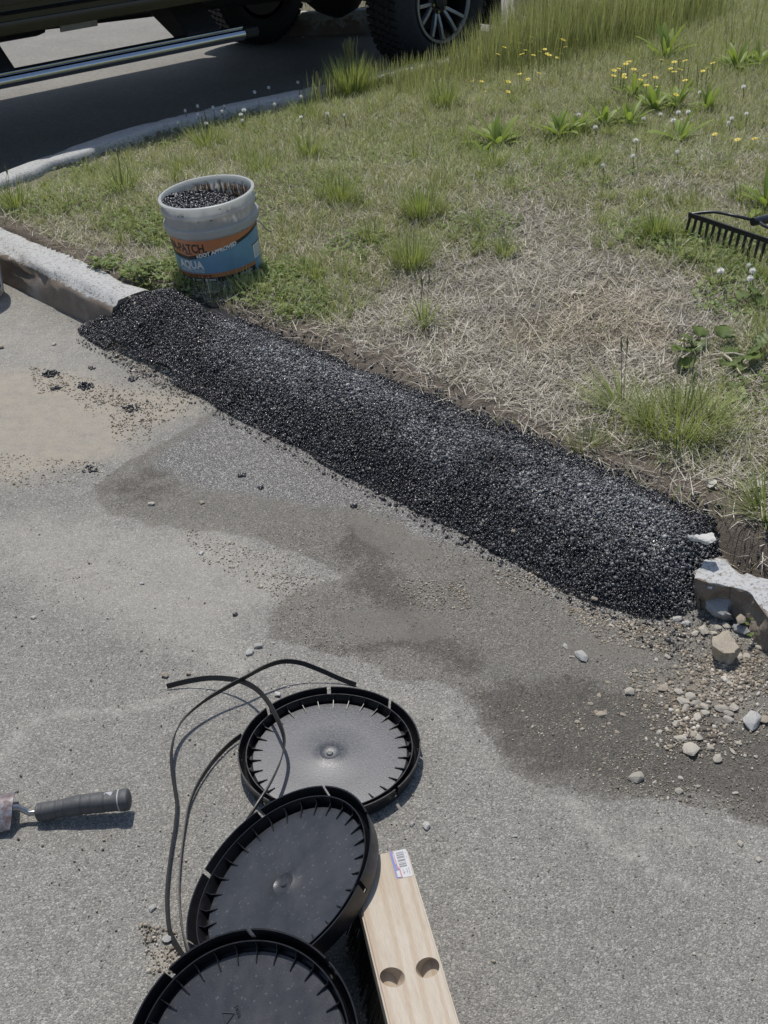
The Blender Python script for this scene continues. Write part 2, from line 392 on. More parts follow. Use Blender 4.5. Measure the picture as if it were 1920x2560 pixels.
tan3 = dp([(1350, 1460), (1500, 1430), (1659, 1450), (1659, 1600), (1500, 1610), (1400, 1560)])
tan4 = dp([(300, 2040), (360, 2040), (400, 2090), (330, 2110)])
dust_poly = dp([(330, 1140), (480, 1150), (700, 1250), (640, 1290), (560, 1330), (560, 1400), (700, 1460), (930, 1500), (1010, 1560), (1060, 1640), (1000, 1640), (900, 1540), (600, 1460), (350, 1420), (150, 1320), (0, 1250), (-100, 1100), (200, 1110)])
dust2 = dp([(-200, 620), (0, 620), (190, 720), (330, 830), (200, 830), (-200, 820)])
dust3 = dp([(1100, 1680), (1250, 1725), (1560, 1780), (1800, 1800), (1800, 1900), (1500, 1850), (1280, 1800)])
grain_poly = dp([(330, 1000), (420, 930), (480, 885), (560, 900), (850, 1040), (1100, 1170), (1500, 1330), (1480, 1370), (1300, 1340), (1120, 1260), (930, 1170), (800, 1100), (600, 1080), (450, 1060)])
n1 = fbm(gx * 3, gy * 3, 4, 1) * .12; n2 = fbm(gx * 14, gy * 14, 3, 6) * .04
near = (np.abs(gx) < 3) & (gy < 6) & (gy > 0)
def soft(poly, wdt):
    o = np.zeros(len(gx)); o[near] = sstep(-wdt, wdt, sdist(gx[near], gy[near], poly) + n1[near] * (.35 + wdt * 4) + n2[near] * 1.3); return o
mx = lambda *a: np.maximum.reduce(a)
scl = np.zeros(len(gx))
def scuffline(pts, wd):
    L = smooth_path(dp(pts)[:, :2], .02); d = np.full(near.sum(), 9.)
    for q in L: d = np.minimum(d, np.hypot(gx[near] - q[0], gy[near] - q[1]))
    scl[near] = np.maximum(scl[near], np.exp(-(d / wd) ** 2))
scuffline([(0, 1640), (60, 1570), (130, 1540), (280, 1530), (400, 1495), (520, 1440)], .012)
scuffline([(1240, 1745), (1290, 1800), (1360, 1850)], .014)
scuffline([(1380, 1830), (1410, 1880), (1480, 1905)], .012)
ground_me = mesh_np('asphalt_lot', np.stack([gx, gy, road_z(gx, gy) + .004 * fbm(gx * 1.5, gy * 1.5, 2, 9)], 1), [gf], dict(
    stain=soft(stain_poly, .03), wet=mx(soft(wet_poly, .07), soft(wet2, .05) * .8, soft(wet3, .025) * .9, soft(wet4, .06) * .6),
    slick=mx(soft(slick1, .04), soft(slick2, .04), soft(slick3, .05) * .8), tan=mx(soft(tan_poly, .10), soft(tan2, .04) * .6, soft(tan3, .08) * .55, soft(tan4, .02) * .7),
    dust=mx(soft(dust_poly, .12) * .95, soft(dust2, .15) * .75, soft(dust3, .08) * .6), grain=soft(grain_poly, .05), scuff=scl), smooth=True)
ob('asphalt_lot', ground_me, M_ASPH, kind='structure')

# verge soil
vx, vy, vf = grid(axis(-1.8, 2.6, .02, -1.9, 8), axis(1.2, 8.9, .02, -2.1, 12.9))
vz = verge_z(vx, vy)
GB = [(150, 520, .35, .5), (330, 440, .3, .5), (240, 400, .3, .4), (450, 590, .2, .7), (700, 700, .25, .6), (640, 620, .2, .6), (900, 240, .7, .8), (1000, 470, .5, .5), (870, 430, .4, .5), (700, 330, .6, .6), (1450, 60, 1.6, 1.0), (1750, 80, 1.5, .9), (1100, 140, .6, .9), (1500, 330, .7, .55), (1300, 330, .4, .5), (1700, 640, .28, .9), (1880, 700, .3, .8), (1700, 1050, .14, 1.0), (1600, 560, .2, .5), (1050, 620, .2, .7), (830, 760, .12, .6), (1050, 520, .3, .5), (1880, 430, .3, .4), (1850, 880, .2, .8)]
GBW = [(P(a, b, VZ), r, k) for a, b, r, k in GB]
DB = [(1350, 820, .45, .6), (1200, 900, .3, .6), (1500, 800, .4, .5), (1050, 800, .2, .4), (1300, 560, .25, .3), (1550, 730, .3, .5), (1450, 960, .2, .4), (300, 620, .15, .3), (1200, 450, .25, .25)]
DBW = [(P(a, b, VZ), r, k) for a, b, r, k in DB]
def greenness(x, y):
    g = .42 + .55 * fbm(x * 2.2, y * 2.2, 3, 12) + .15 * sstep(3.8, 5.5, y)
    for c, r, k in GBW: g = g + k * .8 * np.exp(-((x - c[0]) ** 2 + (y - c[1]) ** 2) / r ** 2)
    for c, r, k in DBW: g = g - k * np.exp(-((x - c[0]) ** 2 + (y - c[1]) ** 2) / r ** 2)
    return np.clip(g, 0, 1)
BARE = [(1850, 1400, .16), (1600, 1180, .07), (1760, 1300, .1), (1480, 1130, .06), (1900, 1450, .12), (760, 830, .05), (250, 660, .06), (390, 700, .07), (560, 780, .07), (1000, 900, .05)]
BAREW = [(P(a, b, VZ - .02), r) for a, b, r in BARE]
def bareness(x, y):
    s, q = to_sq(x, y)
    b = .95 * (1 - sstep(.25, .34, q - .05 * sstep(1.3, 2.2, s) + .10 * fbm(s * 6, q * 6, 3, 3))) * sstep(.3, .6, s) + .9 * (1 - sstep(.15, .26, q)) * (s <= .45)
    for c, r in BAREW: b = np.maximum(b, np.exp(-((x - c[0]) ** 2 + (y - c[1]) ** 2) / r ** 2))
    return np.clip(b, 0, 1)
ob('grass_verge', mesh_np('grass_verge', np.stack([vx, vy, vz], 1), [vf], dict(green=greenness(vx, vy), bare=bareness(vx, vy)), smooth=True), M_SOIL, kind='structure')

# ------------------------------------------------------------------ kerbs
def swept_kerb(path, width, seed, end_fade=0):
    path = np.asarray(path); n = len(path)
    t = np.gradient(path, axis=0); t /= np.linalg.norm(t, axis=1)[:, None]; nr = np.stack([t[:, 1], -t[:, 0]], 1)   # right side = verge
    prof = [(-.012, -.16), (-.010, -.03), (-.006, .02), (-.003, .05), (0, .08), (.004, .098), (.014, .108), (.03, .113), (.06, .116), (.09, .118), (width - .02, .118), (width - .005, .112), (width, .09), (width + .005, -.05)]
    m = len(prof); L = np.concatenate([[0], np.cumsum(np.linalg.norm(np.diff(path, axis=0), axis=1))])
    V = []; pa = []
    rz = road_z(path[:, 0], path[:, 1])
    for j, (o, z) in enumerate(prof):
        chip = np.maximum(0, fbm(L * 9, np.full(n, j * 1.7), 4, seed)) * (.045 if 4 <= j <= 8 else .022)
        chip2 = np.maximum(0, fbm(L * 3, np.full(n, j * .9), 3, seed + 5) - .10) * (.08 if 4 <= j <= 7 else .02)
        back = (fbm(L * 7, np.full(n, 3.), 3, seed + 9) * .07) if j >= 10 else 0
        off = o + (chip + chip2) * (1 if j < 9 else 0) + back
        zz = z - (chip + chip2) * (.8 if 4 <= j <= 8 else 0) + .004 * fbm(L * 20, np.full(n, j * 2.), 2, seed) + np.where(z < 0, rz, rz * .15)
        V.append(np.stack([path[:, 0] + nr[:, 0] * off, path[:, 1] + nr[:, 1] * off, zz], 1))
        pa.append(np.full(n, (.0, .0, .05, .1, .25, .5, .8, .95, 1, 1, 1, .95, .6, 0)[j]) - (chip + chip2) * (5 if 4 <= j <= 8 else 0))
    V = np.stack(V, 1).reshape(-1, 3); i = np.arange(n * m).reshape(n, m)
    Fc = np.stack([i[:-1, :-1], i[1:, :-1], i[1:, 1:], i[:-1, 1:]], -1).reshape(-1, 4)
    caps = [i[0][::-1].reshape(1, -1), i[-1].reshape(1, -1)]
    return mesh_np('kerb', V, [Fc] + caps, dict(paint=np.stack(pa, 1).ravel()), smooth=False)
ob('kerb', swept_kerb(KP, .15, 2), M_KERB, label='white painted kerb with worn brown concrete face curving round the grass island', cat='kerb')

def kerb_block(name, pts_top, z_top, z_bot, seed, paint=1.0, rough=.012, under=.0, mat=None):
    """broken concrete piece: outline of its top, extruded and roughened"""
    pts = np.array(pts_top, float); c = pts.mean(0); bm = bmesh.new()
    top = [bm.verts.new((p[0], p[1], z_top)) for p in pts]
    bot = [bm.verts.new((c[0] + (p[0] - c[0]) * (1 - under), c[1] + (p[1] - c[1]) * (1 - under), z_bot)) for p in pts]
    n = len(pts); bm.faces.new(top); bm.faces.new(bot[::-1])
    for i in range(n): bm.faces.new((top[i - 1], bot[i - 1], bot[i], top[i]))
    bmesh.ops.triangulate(bm, faces=bm.faces[:])
    bmesh.ops.recalc_face_normals(bm, faces=bm.faces)
    for _ in range(6):
        es = [e for e in bm.edges if e.calc_length() > .011]
        if not es or len(bm.verts) > 9000: break
        bmesh.ops.subdivide_edges(bm, edges=es, cuts=1); bmesh.ops.triangulate(bm, faces=bm.faces[:])
    bm.normal_update(); pa = []; off = Vector((seed * 3.1, seed * 1.7, seed))
    disp = []
    for v in bm.verts:
        t = (v.co.z - z_bot) / (z_top - z_bot); q = v.co + off
        k = mnoise.fractal(q * 22, 1.0, 2.0, 4) * rough * 1.1 + (mnoise.cell(q * 26) - .5) * rough * .5 + mnoise.noise(q * 9) * rough * 1.2
        flat = 1.0 if v.normal.z < .7 else .35
        disp.append(v.normal * k * flat - Vector((0, 0, 1)) * (abs(mnoise.noise(q * 14)) * rough * .8 if t > .9 and v.normal.z < .95 else 0))
    for v, d_ in zip(bm.verts, disp): v.co += d_
    bm.normal_update()
    for v in bm.verts: pa.append(paint if v.normal.z > .5 and v.co.z > z_bot + .6 * (z_top - z_bot) else .05)
    me = bpy.data.meshes.new(name); bm.to_mesh(me); bm.free()
    a = me.attributes.new('paint', 'FLOAT', 'POINT'); a.data.foreach_set('value', np.array(pa, np.float32)); return me
c6 = lambda x, y: (1400 + x * .3616, 1250 + y * .3616)
def W(pts, z): return [tuple(P(*c6(*p), z)[:2]) for p in pts]
rk = W([(915, 500), (985, 455), (1070, 420), (1150, 440), (1240, 520), (1340, 545), (1500, 560), (1800, 700), (2400, 1000), (2250, 1250), (1700, 960), (1440, 840), (1385, 770), (1310, 665), (1250, 640), (1170, 625), (1090, 600), (1000, 590), (925, 560)], .072)
ob('broken_kerb', kerb_block('broken_kerb', rk, .082, -.01, 4, 1.0, .010, .05), M_KERB, label='broken white painted kerb end at the right of the black patch', cat='kerb')
def chunk(name, outline6, z0, h, tilt, seed, mat, label, cat, rough=.01, group=None):
    """angular chunk: outline as seen at height z0, resting on the lot"""
    w2 = np.array(W(outline6, z0)); c = w2.mean(0)
    me = kerb_block(name, w2 - c, h, 0, seed, .75, rough, .18)
    o = ob(name, me, mat, label=label, cat=cat, group=group); o.location = (c[0], c[1], 0.0); o.rotation_euler = tilt; return o
def face_chunk(name, outline6, q0, depth, seed, label, back=R(56)):
    """slab of the kerb face fallen forward: outline seen on a leaning plane in front of the kerb line"""
    nrm = np.array([-KN[0] * math.cos(back), -KN[1] * math.cos(back), math.sin(back)]); lowest = max(outline6, key=lambda p: p[1]); p0 = P(*c6(*lowest), .002)
    pts = []
    for p in outline6:
        px, py = c6(*p); d = FW + (px - 960) / F_PX * RT - (py - 1280) / F_PX * UP; o_ = np.array([0, 0, CAM_H])
        pts.append(o_ + d * (((p0 - o_) @ nrm) / (d @ nrm)))
    pts = np.array(pts); u = np.array([KD[0], KD[1], 0]); v = np.cross(nrm, u); c = pts.mean(0)
    w2 = np.stack([(pts - c) @ u, (pts - c) @ v], 1)
    me = kerb_block(name, w2, 0.0, -depth, seed, .0, .006, .12)
    for vv in me.vertices: vv.co = Vector(u * vv.co.x + v * vv.co.y + nrm * vv.co.z)
    o = ob(name, me, M_GREYC, label=label, cat='rubble'); zmin = min(vv.co.z for vv in me.vertices); o.location = (c[0], c[1], max(c[2], -zmin - .004)); return o
face_chunk('concrete_chunk', [(985, 790), (1005, 705), (1060, 650), (1140, 645), (1190, 690), (1205, 735), (1150, 800), (1175, 850), (1105, 868), (1040, 835)], -.035, .032, 7, 'grey concrete chunk leaning against the broken kerb end')
face_chunk('concrete_chunk', [(1310, 905), (1340, 845), (1385, 795), (1480, 800), (1600, 860), (1640, 1010), (1500, 1030), (1440, 990), (1370, 960)], -.03, .035, 9, 'grey concrete chunk cut off by the right edge below the kerb')
face_chunk('concrete_slab', [(1185, 885), (1230, 875), (1290, 880), (1315, 930), (1270, 945), (1205, 920)], -.07, .02, 12, 'small flat grey concrete slab under the pinkish stone', R(50))
chunk('rock', [(1030, 985), (1060, 940), (1140, 925), (1190, 975), (1250, 1040), (1190, 1085), (1120, 1095), (1040, 1050)], .025, .042, (R(7), R(5), 0), 15, M_TAN, 'large tan rock below the broken kerb, biggest loose stone', 'rock', .009)
cf = chunk('painted_flake', [(845, 255), (960, 262), (1050, 262), (1080, 310), (1040, 330), (960, 300), (890, 290)], .125, .014, (R(3), R(-4), R(0)), 17, M_WHITE, 'white painted concrete flake lying on top of the black patch end', 'rubble', .006)
cf.location.z = .125

# ------------------------------------------------------------------ asphalt patch
psx, psq, pf = grid(np.arange(-.04, 2.44, .02), np.arange(-.13, .30, .015))
pz = patch_z(psx, psq); px_, py_ = sq(psx, psq)
patch = empty('asphalt_patch', (float(K0[0] + 1.1 * KD[0]), float(K0[1] + 1.1 * KD[1]), 0), 'long ridge of fresh black asphalt granules filling the kerb gap', 'asphalt patch')
po = ob('base', mesh_np('base', np.stack([px_ - patch.location.x, py_ - patch.location.y, np.where((pz > .008) & (psq > -.06 + .045 * ((psx > .1) & (psx < .7))), pz - .010, -.02)], 1), [pf], dict(rnd=np.full(len(psx), .3)), smooth=True), M_TAR, patch)

ico = bmesh.new(); bmesh.ops.create_icosphere(ico, subdivisions=1, radius=1); ICO_V = np.array([v.co[:] for v in ico.verts]); ICO_F = np.array([[v.index for v in f.verts] for f in ico.faces]); ico.free()
OCT_V = np.array([(1, 0, 0), (-1, 0, 0), (0, 1, 0), (0, -1, 0), (0, 0, 1), (0, 0, -1)], float); OCT_F = np.array([(0, 2, 4), (2, 1, 4), (1, 3, 4), (3, 0, 4), (2, 0, 5), (1, 2, 5), (3, 1, 5), (0, 3, 5)])
def granules(name, X, size, rnd, r, jit=.28, flat=.75, smooth=False, greyed=None):
    BV, BF = (OCT_V * 1.15, OCT_F) if smooth else (ICO_V, ICO_F); m = len(BV)
    n = len(X); V = BV[None] * (1 + jit * r.uniform(-1, 1, (n, m, 1)))
    sc = size[:, None] * r.uniform(.65, 1.25, (n, 3)) * np.array([1, 1, flat]); V = V * sc[:, None, :]
    q = r.normal(size=(n, 4)); q[:, 1:3] *= .6; q /= np.linalg.norm(q, axis=1)[:, None]; w_, x_, y_, z_ = q.T
    Rm = np.stack([np.stack([1 - 2 * (y_ ** 2 + z_ ** 2), 2 * (x_ * y_ - z_ * w_), 2 * (x_ * z_ + y_ * w_)], -1), np.stack([2 * (x_ * y_ + z_ * w_), 1 - 2 * (x_ ** 2 + z_ ** 2), 2 * (y_ * z_ - x_ * w_)], -1), np.stack([2 * (x_ * z_ - y_ * w_), 2 * (y_ * z_ + x_ * w_), 1 - 2 * (x_ ** 2 + y_ ** 2)], -1)], 1)
    V = np.einsum('nij,nkj->nki', Rm, V) + X[:, None, :]
    Fc = BF[None] + (np.arange(n) * m)[:, None, None]
    return mesh_np(name, V.reshape(-1, 3), [Fc.reshape(-1, 3)], dict(rnd=np.repeat(rnd, m), greyed=np.repeat(greyed if greyed is not None else np.zeros(n), m)), smooth=smooth)
N = 150000
s_ = rng.uniform(-.03, 2.40, N); q_ = rng.uniform(-.115, .27, N)
pz_ = patch_z(s_, q_)
edge_n = .035 * fbm(s_ * 7, q_ * 7, 4, 21)
hi = np.where((s_ > .55), .235, .20) - .02 * np.sin(s_ * 3); lo = -.085 + np.where((s_ > .25) & (s_ < .6), .03, 0)
keep = (pz_ > .006) & (q_ < hi + edge_n) & (q_ > lo + edge_n * .8)
# stray granules thin out beyond the edge
stray = (~keep) & (pz_ > -.5) & (rng.random(N) < .07) & (s_ > .1)
X = np.stack([*sq(s_, q_), np.maximum(pz_, 0) + rng.normal(0, .0022, N)], 1)
vzq = verge_z(X[:, 0], X[:, 1]); X[stray, 2] = np.where(q_[stray] > .1, vzq[stray], .0) + .003
sel = keep | stray
size = np.clip(rng.lognormal(math.log(.0020), .46, N), .0009, .0066); rnd = rng.random(N)
greyed_ = np.clip(1.5 * sstep(-.03, .09, q_) * (1 - sstep(.15, .22, q_)) * (.55 + 1.9 * fbm(s_ * 4, q_ * 8, 4, 90)) * sstep(.4, .7, s_) + .35 * rng.random(N) * (fbm(s_ * 12, q_ * 12, 3, 92) > .05), 0, 1)  # paler grey along the ridge top, plus random pale spots
G = X[sel]; G[:, 0] -= patch.location.x; G[:, 1] -= patch.location.y
ob('granules', granules('granules', G, size[sel], rnd[sel], rng, smooth=True, greyed=greyed_[sel]), M_TAR, patch, kind='stuff')

# loose grit scattered on the lot (uncountable)
def scatter_px(poly, n, z=0.0):
    w2 = np.array([P(a * D, b * D, z)[:2] for a, b in poly]); lo_, hi_ = w2.min(0), w2.max(0); out = []
    while len(out) < n:
        p_ = rng.uniform(lo_, hi_, (n * 3, 2)); p_ = p_[inpoly(p_[:, 0], p_[:, 1], w2)]
        k = fbm(p_[:, 0] * 9, p_[:, 1] * 9, 3, 31) + .5; p_ = p_[rng.random(len(p_)) < k ** 2 * 1.8]; out += list(p_)
    return np.array(out[:n])
gz = [([(1150, 1260), (1450, 1330), (1500, 1390), (1250, 1350)], 900, .0016), ([(1350, 1450), (1659, 1430), (1680, 1650), (1450, 1640), (1380, 1540)], 1500, .0019), ([(1450, 1330), (1659, 1400), (1659, 1500), (1480, 1440)], 900, .002), ([(1480, 1400), (1659, 1450), (1690, 1620), (1450, 1600), (1430, 1480)], 260, .0042),
      ([(1040, 1470), (1659, 1560), (1659, 1780), (1250, 1700)], 1200, .0014), ([(330, 780), (480, 850), (450, 890), (250, 940), (150, 860)], 700, .0018), ([(60, 790), (250, 830), (270, 880), (80, 850)], 500, .002), ([(560, 900), (1000, 1110), (1400, 1290), (1380, 1350), (900, 1180), (560, 1020)], 1500, .0014),
      ([(380, 1130), (720, 1250), (600, 1290), (430, 1210)], 500, .0014), ([(0, 980), (220, 1000), (240, 1030), (0, 1060)], 400, .0018), ([(0, 1100), (1659, 1800), (1659, 2212), (0, 2212)], 1200, .0012), ([(560, 1150), (760, 1130), (1300, 1330), (1659, 1450), (1659, 1760), (1250, 1700), (1020, 1500), (600, 1380)], 5200, .0009), ([(850, 1250), (1000, 1260), (1020, 1320), (880, 1320)], 420, .0016), ([(1060, 1230), (1160, 1230), (1180, 1290), (1080, 1270)], 300, .0018), ([(1220, 1310), (1420, 1350), (1480, 1420), (1300, 1390)], 800, .0018), ([(240, 850), (330, 870), (330, 960), (240, 960)], 300, .0022), ([(300, 1990), (380, 2010), (400, 2100), (320, 2110)], 220, .0016), ([(150, 690), (330, 800), (440, 860), (400, 870), (260, 800)], 500, .0019)]
GX = []; GS = []
for poly, n, s0 in gz:
    p_ = scatter_px(poly, n); GX.append(np.concatenate([p_, np.full((n, 1), .0015)], 1)); GS.append(np.clip(rng.lognormal(math.log(s0), .38, n), .0008, .006))
GX = np.concatenate(GX); GS = np.concatenate(GS)
ob('loose_grit', granules('loose_grit', GX, GS, rng.random(len(GX)), rng, .35), M_GRIT, label='loose tan grit and crumbs strewn over the asphalt lot', cat='grit', kind='stuff')

# ------------------------------------------------------------------ stones
def rock_mesh(name, seed, n=16, sub=0, ang=1.0):
    r = np.random.default_rng(seed); v = r.normal(size=(n, 3)); v /= np.linalg.norm(v, axis=1)[:, None]
    v *= r.uniform(.80, 1.05, (n, 1)) * np.array([1.12, .92, .68]); bm = bmesh.new()
    for p_ in v: bm.verts.new(p_)
    res = bmesh.ops.convex_hull(bm, input=bm.verts)
    bmesh.ops.delete(bm, geom=[e for e in res['geom_interior'] if isinstance(e, bmesh.types.BMVert)], context='VERTS')
    es = [e for e in bm.edges if e.calc_face_angle(0) > .35]
    bmesh.ops.bevel(bm, geom=es, offset=.06, segments=1, affect='EDGES')
    bmesh.ops.triangulate(bm, faces=bm.faces[:]); bmesh.ops.recalc_face_normals(bm, faces=bm.faces)
    me = bpy.data.meshes.new(name); bm.to_mesh(me); bm.free(); return me
ROCKS = {}
for mi, m in (('pale', M_PALE), ('tan', M_TAN), ('white', M_WHITE), ('dark', M_DARKST)):
    ROCKS[mi] = [rock_mesh('pebble_' + mi, 100 + 7 * k + ord(mi[0]), 20 + 3 * k) for k in range(5)]
    for me in ROCKS[mi]: me.materials.append(m)
def stone(px, py, dia_px, kind='pale', label=None, group=None, z=0.0, el=1.0, name='pebble', cat='stone'):
    w3 = P(px, py, z); _, _, Z = proj(w3); r0 = dia_px / F_PX * Z / 2 * 1.12
    o = ob(name, ROCKS[kind][random.randrange(5)], label=label, cat=cat, group=group)
    o.scale = (r0 * el, r0, r0 * random.uniform(.62, .88)); o.rotation_euler = (random.uniform(-.2, .2), random.uniform(-.2, .2), random.uniform(0, 6.28))
    o.location = (w3[0], w3[1], z + r0 * .36); return o
big = [(150, 1090, 85, 'white', 'white angular stone alone on the dark stain left of the rubble'), (1250, 835, 66, 'tan', 'pinkish pointed stone sitting on the small concrete slab'), (715, 1310, 65, 'tan', 'brownish stone above the scattered rubble on the dark stain'),
       (1320, 1545, 130, 'white', 'largest white stone at the right edge of the rubble'), (1410, 1530, 75, 'tan', 'brown stone touching the largest white stone'), (900, 1740, 108, 'pale', 'large pale stone at the lower end of the rubble cluster'),
       (525, 1930, 86, 'pale', 'rounded pale stone alone at the edge of the dark stain'), (820, 2020, 52, 'pale', 'small round stone right of the rounded pale stone'), (1085, 1800, 62, 'pale', 'pale stone just right of and below the large pale rubble stone'), (1240, 1090, 52, 'pale', 'left of two pointed pale stones beside the large tan rock'), (1290, 1090, 58, 'pale', 'right of two pointed pale stones beside the large tan rock'),
       (810, 830, 52, 'white', 'upright white pebble at the foot of the black patch'), (870, 865, 56, 'white', 'white pebble right of the upright one at the patch foot'), (930, 930, 48, 'pale', 'pale stone left of the elongated one by the tan rock'), (995, 915, 72, 'pale', 'elongated pale stone above the large tan rock')]
for x, y, d_, k, lb in big: stone(*c6(x, y), d_ * .3616 * 1.15, k, lb, el=1.15 if d_ > 60 else 1.0, name='stone', z=.025 if 'sitting on' in lb else 0)
for x, y, d_ in [(80, 1090, 34), (35, 1022, 36), (745, 1090, 46), (665, 1110, 36), (820, 1335, 60), (480, 1335, 80), (540, 1328, 42), (900, 1370, 80), (860, 1405, 75), (940, 1420, 75), (870, 1445, 60), (1000, 1440, 60), (1005, 1480, 62), (950, 1510, 70), (1110, 1450, 75), (1205, 1445, 66), (1165, 1485, 60), (1165, 1527, 62), (800, 1555, 52), (835, 1660, 66), (915, 1630, 48), (960, 1655, 62), (1035, 1720, 56), (1235, 1690, 42), (675, 1700, 32), (1170, 1270, 42), (1240, 1240, 34), (1110, 1340, 30), (1350, 970, 46), (1380, 1030, 60), (1400, 1000, 50), (1330, 1000, 40), (1150, 880, 60), (1090, 890, 50), (1060, 925, 40), (960, 980, 30), (740, 1590, 34), (1250, 1390, 40), (1300, 1300, 34), (1190, 1740, 36), (1350, 1780, 36), (1280, 1770, 30), (1060, 1345, 34), (690, 1610, 40), (1210, 2030, 34), (950, 1985, 34), (655, 1960, 34), (830, 1925, 36)]:
    stone(*c6(x, y), d_ * .3616, 'pale', 'small pale rubble stone in the debris below the broken kerb', 'rubble stones below the broken kerb', el=random.choice([1, 1.3]))
for x, y, d_ in [(280, 1490, 60), (310, 1468, 34), (250, 1470, 34), (435, 1490, 40), (340, 1550, 30), (120, 1540, 40), (215, 1415, 40), (270, 1360, 36), (390, 1610, 34), (330, 1265, 28), (640, 1190, 34)]:
    stone(*c6(x, y), d_ * .3616, 'tan', 'small tan crumb stone on the brown stain left of the rubble', 'tan crumbs on the stain', el=1.2)
stone(*c6(238, 692), 18, 'tan', 'tan stone lodged in the lower edge of the black patch', z=.01)
for x, y, d_, k, lb in [(625, 1633, 23, 'white', 'left pebble of a white pair above the curled strap'), (645, 1617, 22, 'white', 'right pebble of a white pair above the curled strap'), (413, 1690, 20, 'tan', 'tan pebble above the blunt end of the black strap'), (470, 1685, 14, 'tan', 'tiny pebble right of the tan pebble above the strap end'), (694, 1738, 18, 'white', 'small white pebble against the far rim of the farthest lid'),
                     (381, 2272, 20, 'white', 'white pebble left of the two parallel straps'), (418, 2350, 26, 'white', 'white pebble touching the strap beside the nearest lid'), (1066, 2068, 24, 'white', 'white pebble right of the lids above the wooden block'), (1030, 2062, 15, 'white', 'small chip left of the pebble above the wooden block'), (1287, 2092, 14, 'white', 'lone small white pebble in the right middle of the grey lot'),
                     (1851, 2112, 18, 'pale', 'upper of two round pebbles at the lower right edge'), (1896, 2150, 16, 'pale', 'lower of two round pebbles at the lower right edge'), (378, 1263, 18, 'pale', 'left pale pebble on the dark stain lobe'), (505, 1258, 16, 'tan', 'tan pebble near the middle of the stain lobe'), (503, 1385, 14, 'white', 'white pebble on the pale dust below the stain lobe'),
                     (1413, 1617, 16, 'white', 'small white pebble left of the white angular stone'), (355, 1460, 12, 'white', 'tiny white pebble on the open grey lot'), (84, 1545, 14, 'pale', 'pale pebble on the grey lot at the left'), (0, 870, 20, 'tan', 'tan pebble at the left edge below the cut off bucket'), (137, 862, 14, 'pale', 'pale pebble on the dust below the left kerb'),
                     (1283, 1330, 14, 'tan', 'pale crumb embedded in the black patch'), (500, 925, 18, 'pale', 'pale pebble at the lower left edge of the patch'), (420, 932, 16, 'white', 'white pebble at the lower left edge of the patch')]:
    stone(x, y, d_, k, lb, z=(.08 if 'embedded' in lb else 0))
# dark clods of patch mix dropped on the sand
def clod(px, py, dia, n, label, z=0.0, group=None):
    w3 = P(px, py, z); _, _, Z = proj(w3); r0 = dia / F_PX * Z / 2
    a = rng.uniform(0, 6.28, n); rr = r0 * np.sqrt(rng.random(n)); zz = np.maximum(.002, (1 - (rr / r0) ** 2) * r0 * .45 * rng.random(n))
    X_ = np.stack([rr * np.cos(a), rr * np.sin(a) * .9, zz], 1)
    o = ob('asphalt_clod', granules('asphalt_clod', X_, np.clip(rng.lognormal(math.log(.004), .3, n), .002, .008), rng.random(n) * .9, rng), M_TAR, label=label, cat='asphalt crumb', group=group); o.location = (w3[0], w3[1], z)
for x, y, d_, n, lb in [(127, 937, 46, 60, 'loose black asphalt clod on the tan sand, farthest left'), (215, 968, 44, 55, 'spread black asphalt clod right of the farthest left clod'), (230, 922, 17, 12, 'tiny black crumb above the asphalt clods'), (333, 950, 26, 26, 'compact black clod nearest the patch foot'), (225, 1175, 40, 22, 'row of dark crumbs at the lower edge of the tan sand'), (330, 1022, 42, 30, 'dark crumbs on the sand near the stain lobe'), (490, 975, 40, 40, 'dark clod at the lower left edge of the patch'), (140, 972, 24, 14, 'small black crumbs below the left clod'), (590, 1538, 14, 6, 'tiny dark crumb on pale dust above the white pebble pair'), (865, 1180, 16, 8, 'black crumb on the grainy band below the patch'), (885, 1268, 14, 8, 'square black crumb at the edge of the grainy band'), (655, 1222, 14, 6, 'dark crumb at the top of the stain lobe'), (607, 1190, 18, 10, 'dark crumb cluster on the grey band by the patch')]:
    clod(x, y, d_, n, lb)

# ------------------------------------------------------------------ bucket lids
t = NT('black_plastic_sky_sheen'); sp = t.voro(420); s3 = t.n('SeparateColor'); t.l(sp, s3.inputs[0])
film = t.ramp(t.noise(16, 5, .7), [(.35, 0), (.7, 1)])
dots = t.math('MULTIPLY', t.math('GREATER_THAN', s3.outputs[0], .975), film)
M_BLK = t.set(color=t.mix(t.math('MULTIPLY', dots, .35), t.mix(film, (.030, .033, .040), (.055, .056, .062)), (.30, .29, .28)), rough=t.ramp(t.noise(60, 4, .7), [(.3, .30), (.7, .48)]), normal=t.bump(t.noise(500, 3, .7), .22, .0012), spec=.5)  # sky reflection painted into the plate colour, lighter than the rim plastic
t = NT('black_plastic_dusty_sheen'); sp = t.voro(520); s3 = t.n('SeparateColor'); t.l(sp, s3.inputs[0]); nz = t.noise(260, 4, .75)
M_BLKD = t.set(color=t.mix(t.math('MULTIPLY', t.ramp(nz, [(.45, 0), (.7, 1)]), .22), (.036, .038, .044), (.36, .36, .37)), rough=t.ramp(nz, [(.3, .36), (.7, .55)]), normal=t.bump(t.noise(420, 3, .7), .35, .0012), spec=1.0)  # dust specks, with sky reflection and sparkle also put into the colour
M_BLKP = M_BLK
M_BLK = plain('black_plastic_rim', (.012, .012, .014), .34, bump=.15, bscale=500)
M_RUB = plain('black_strap', (.017, .016, .016), .45, bump=.2)
LR = .1592
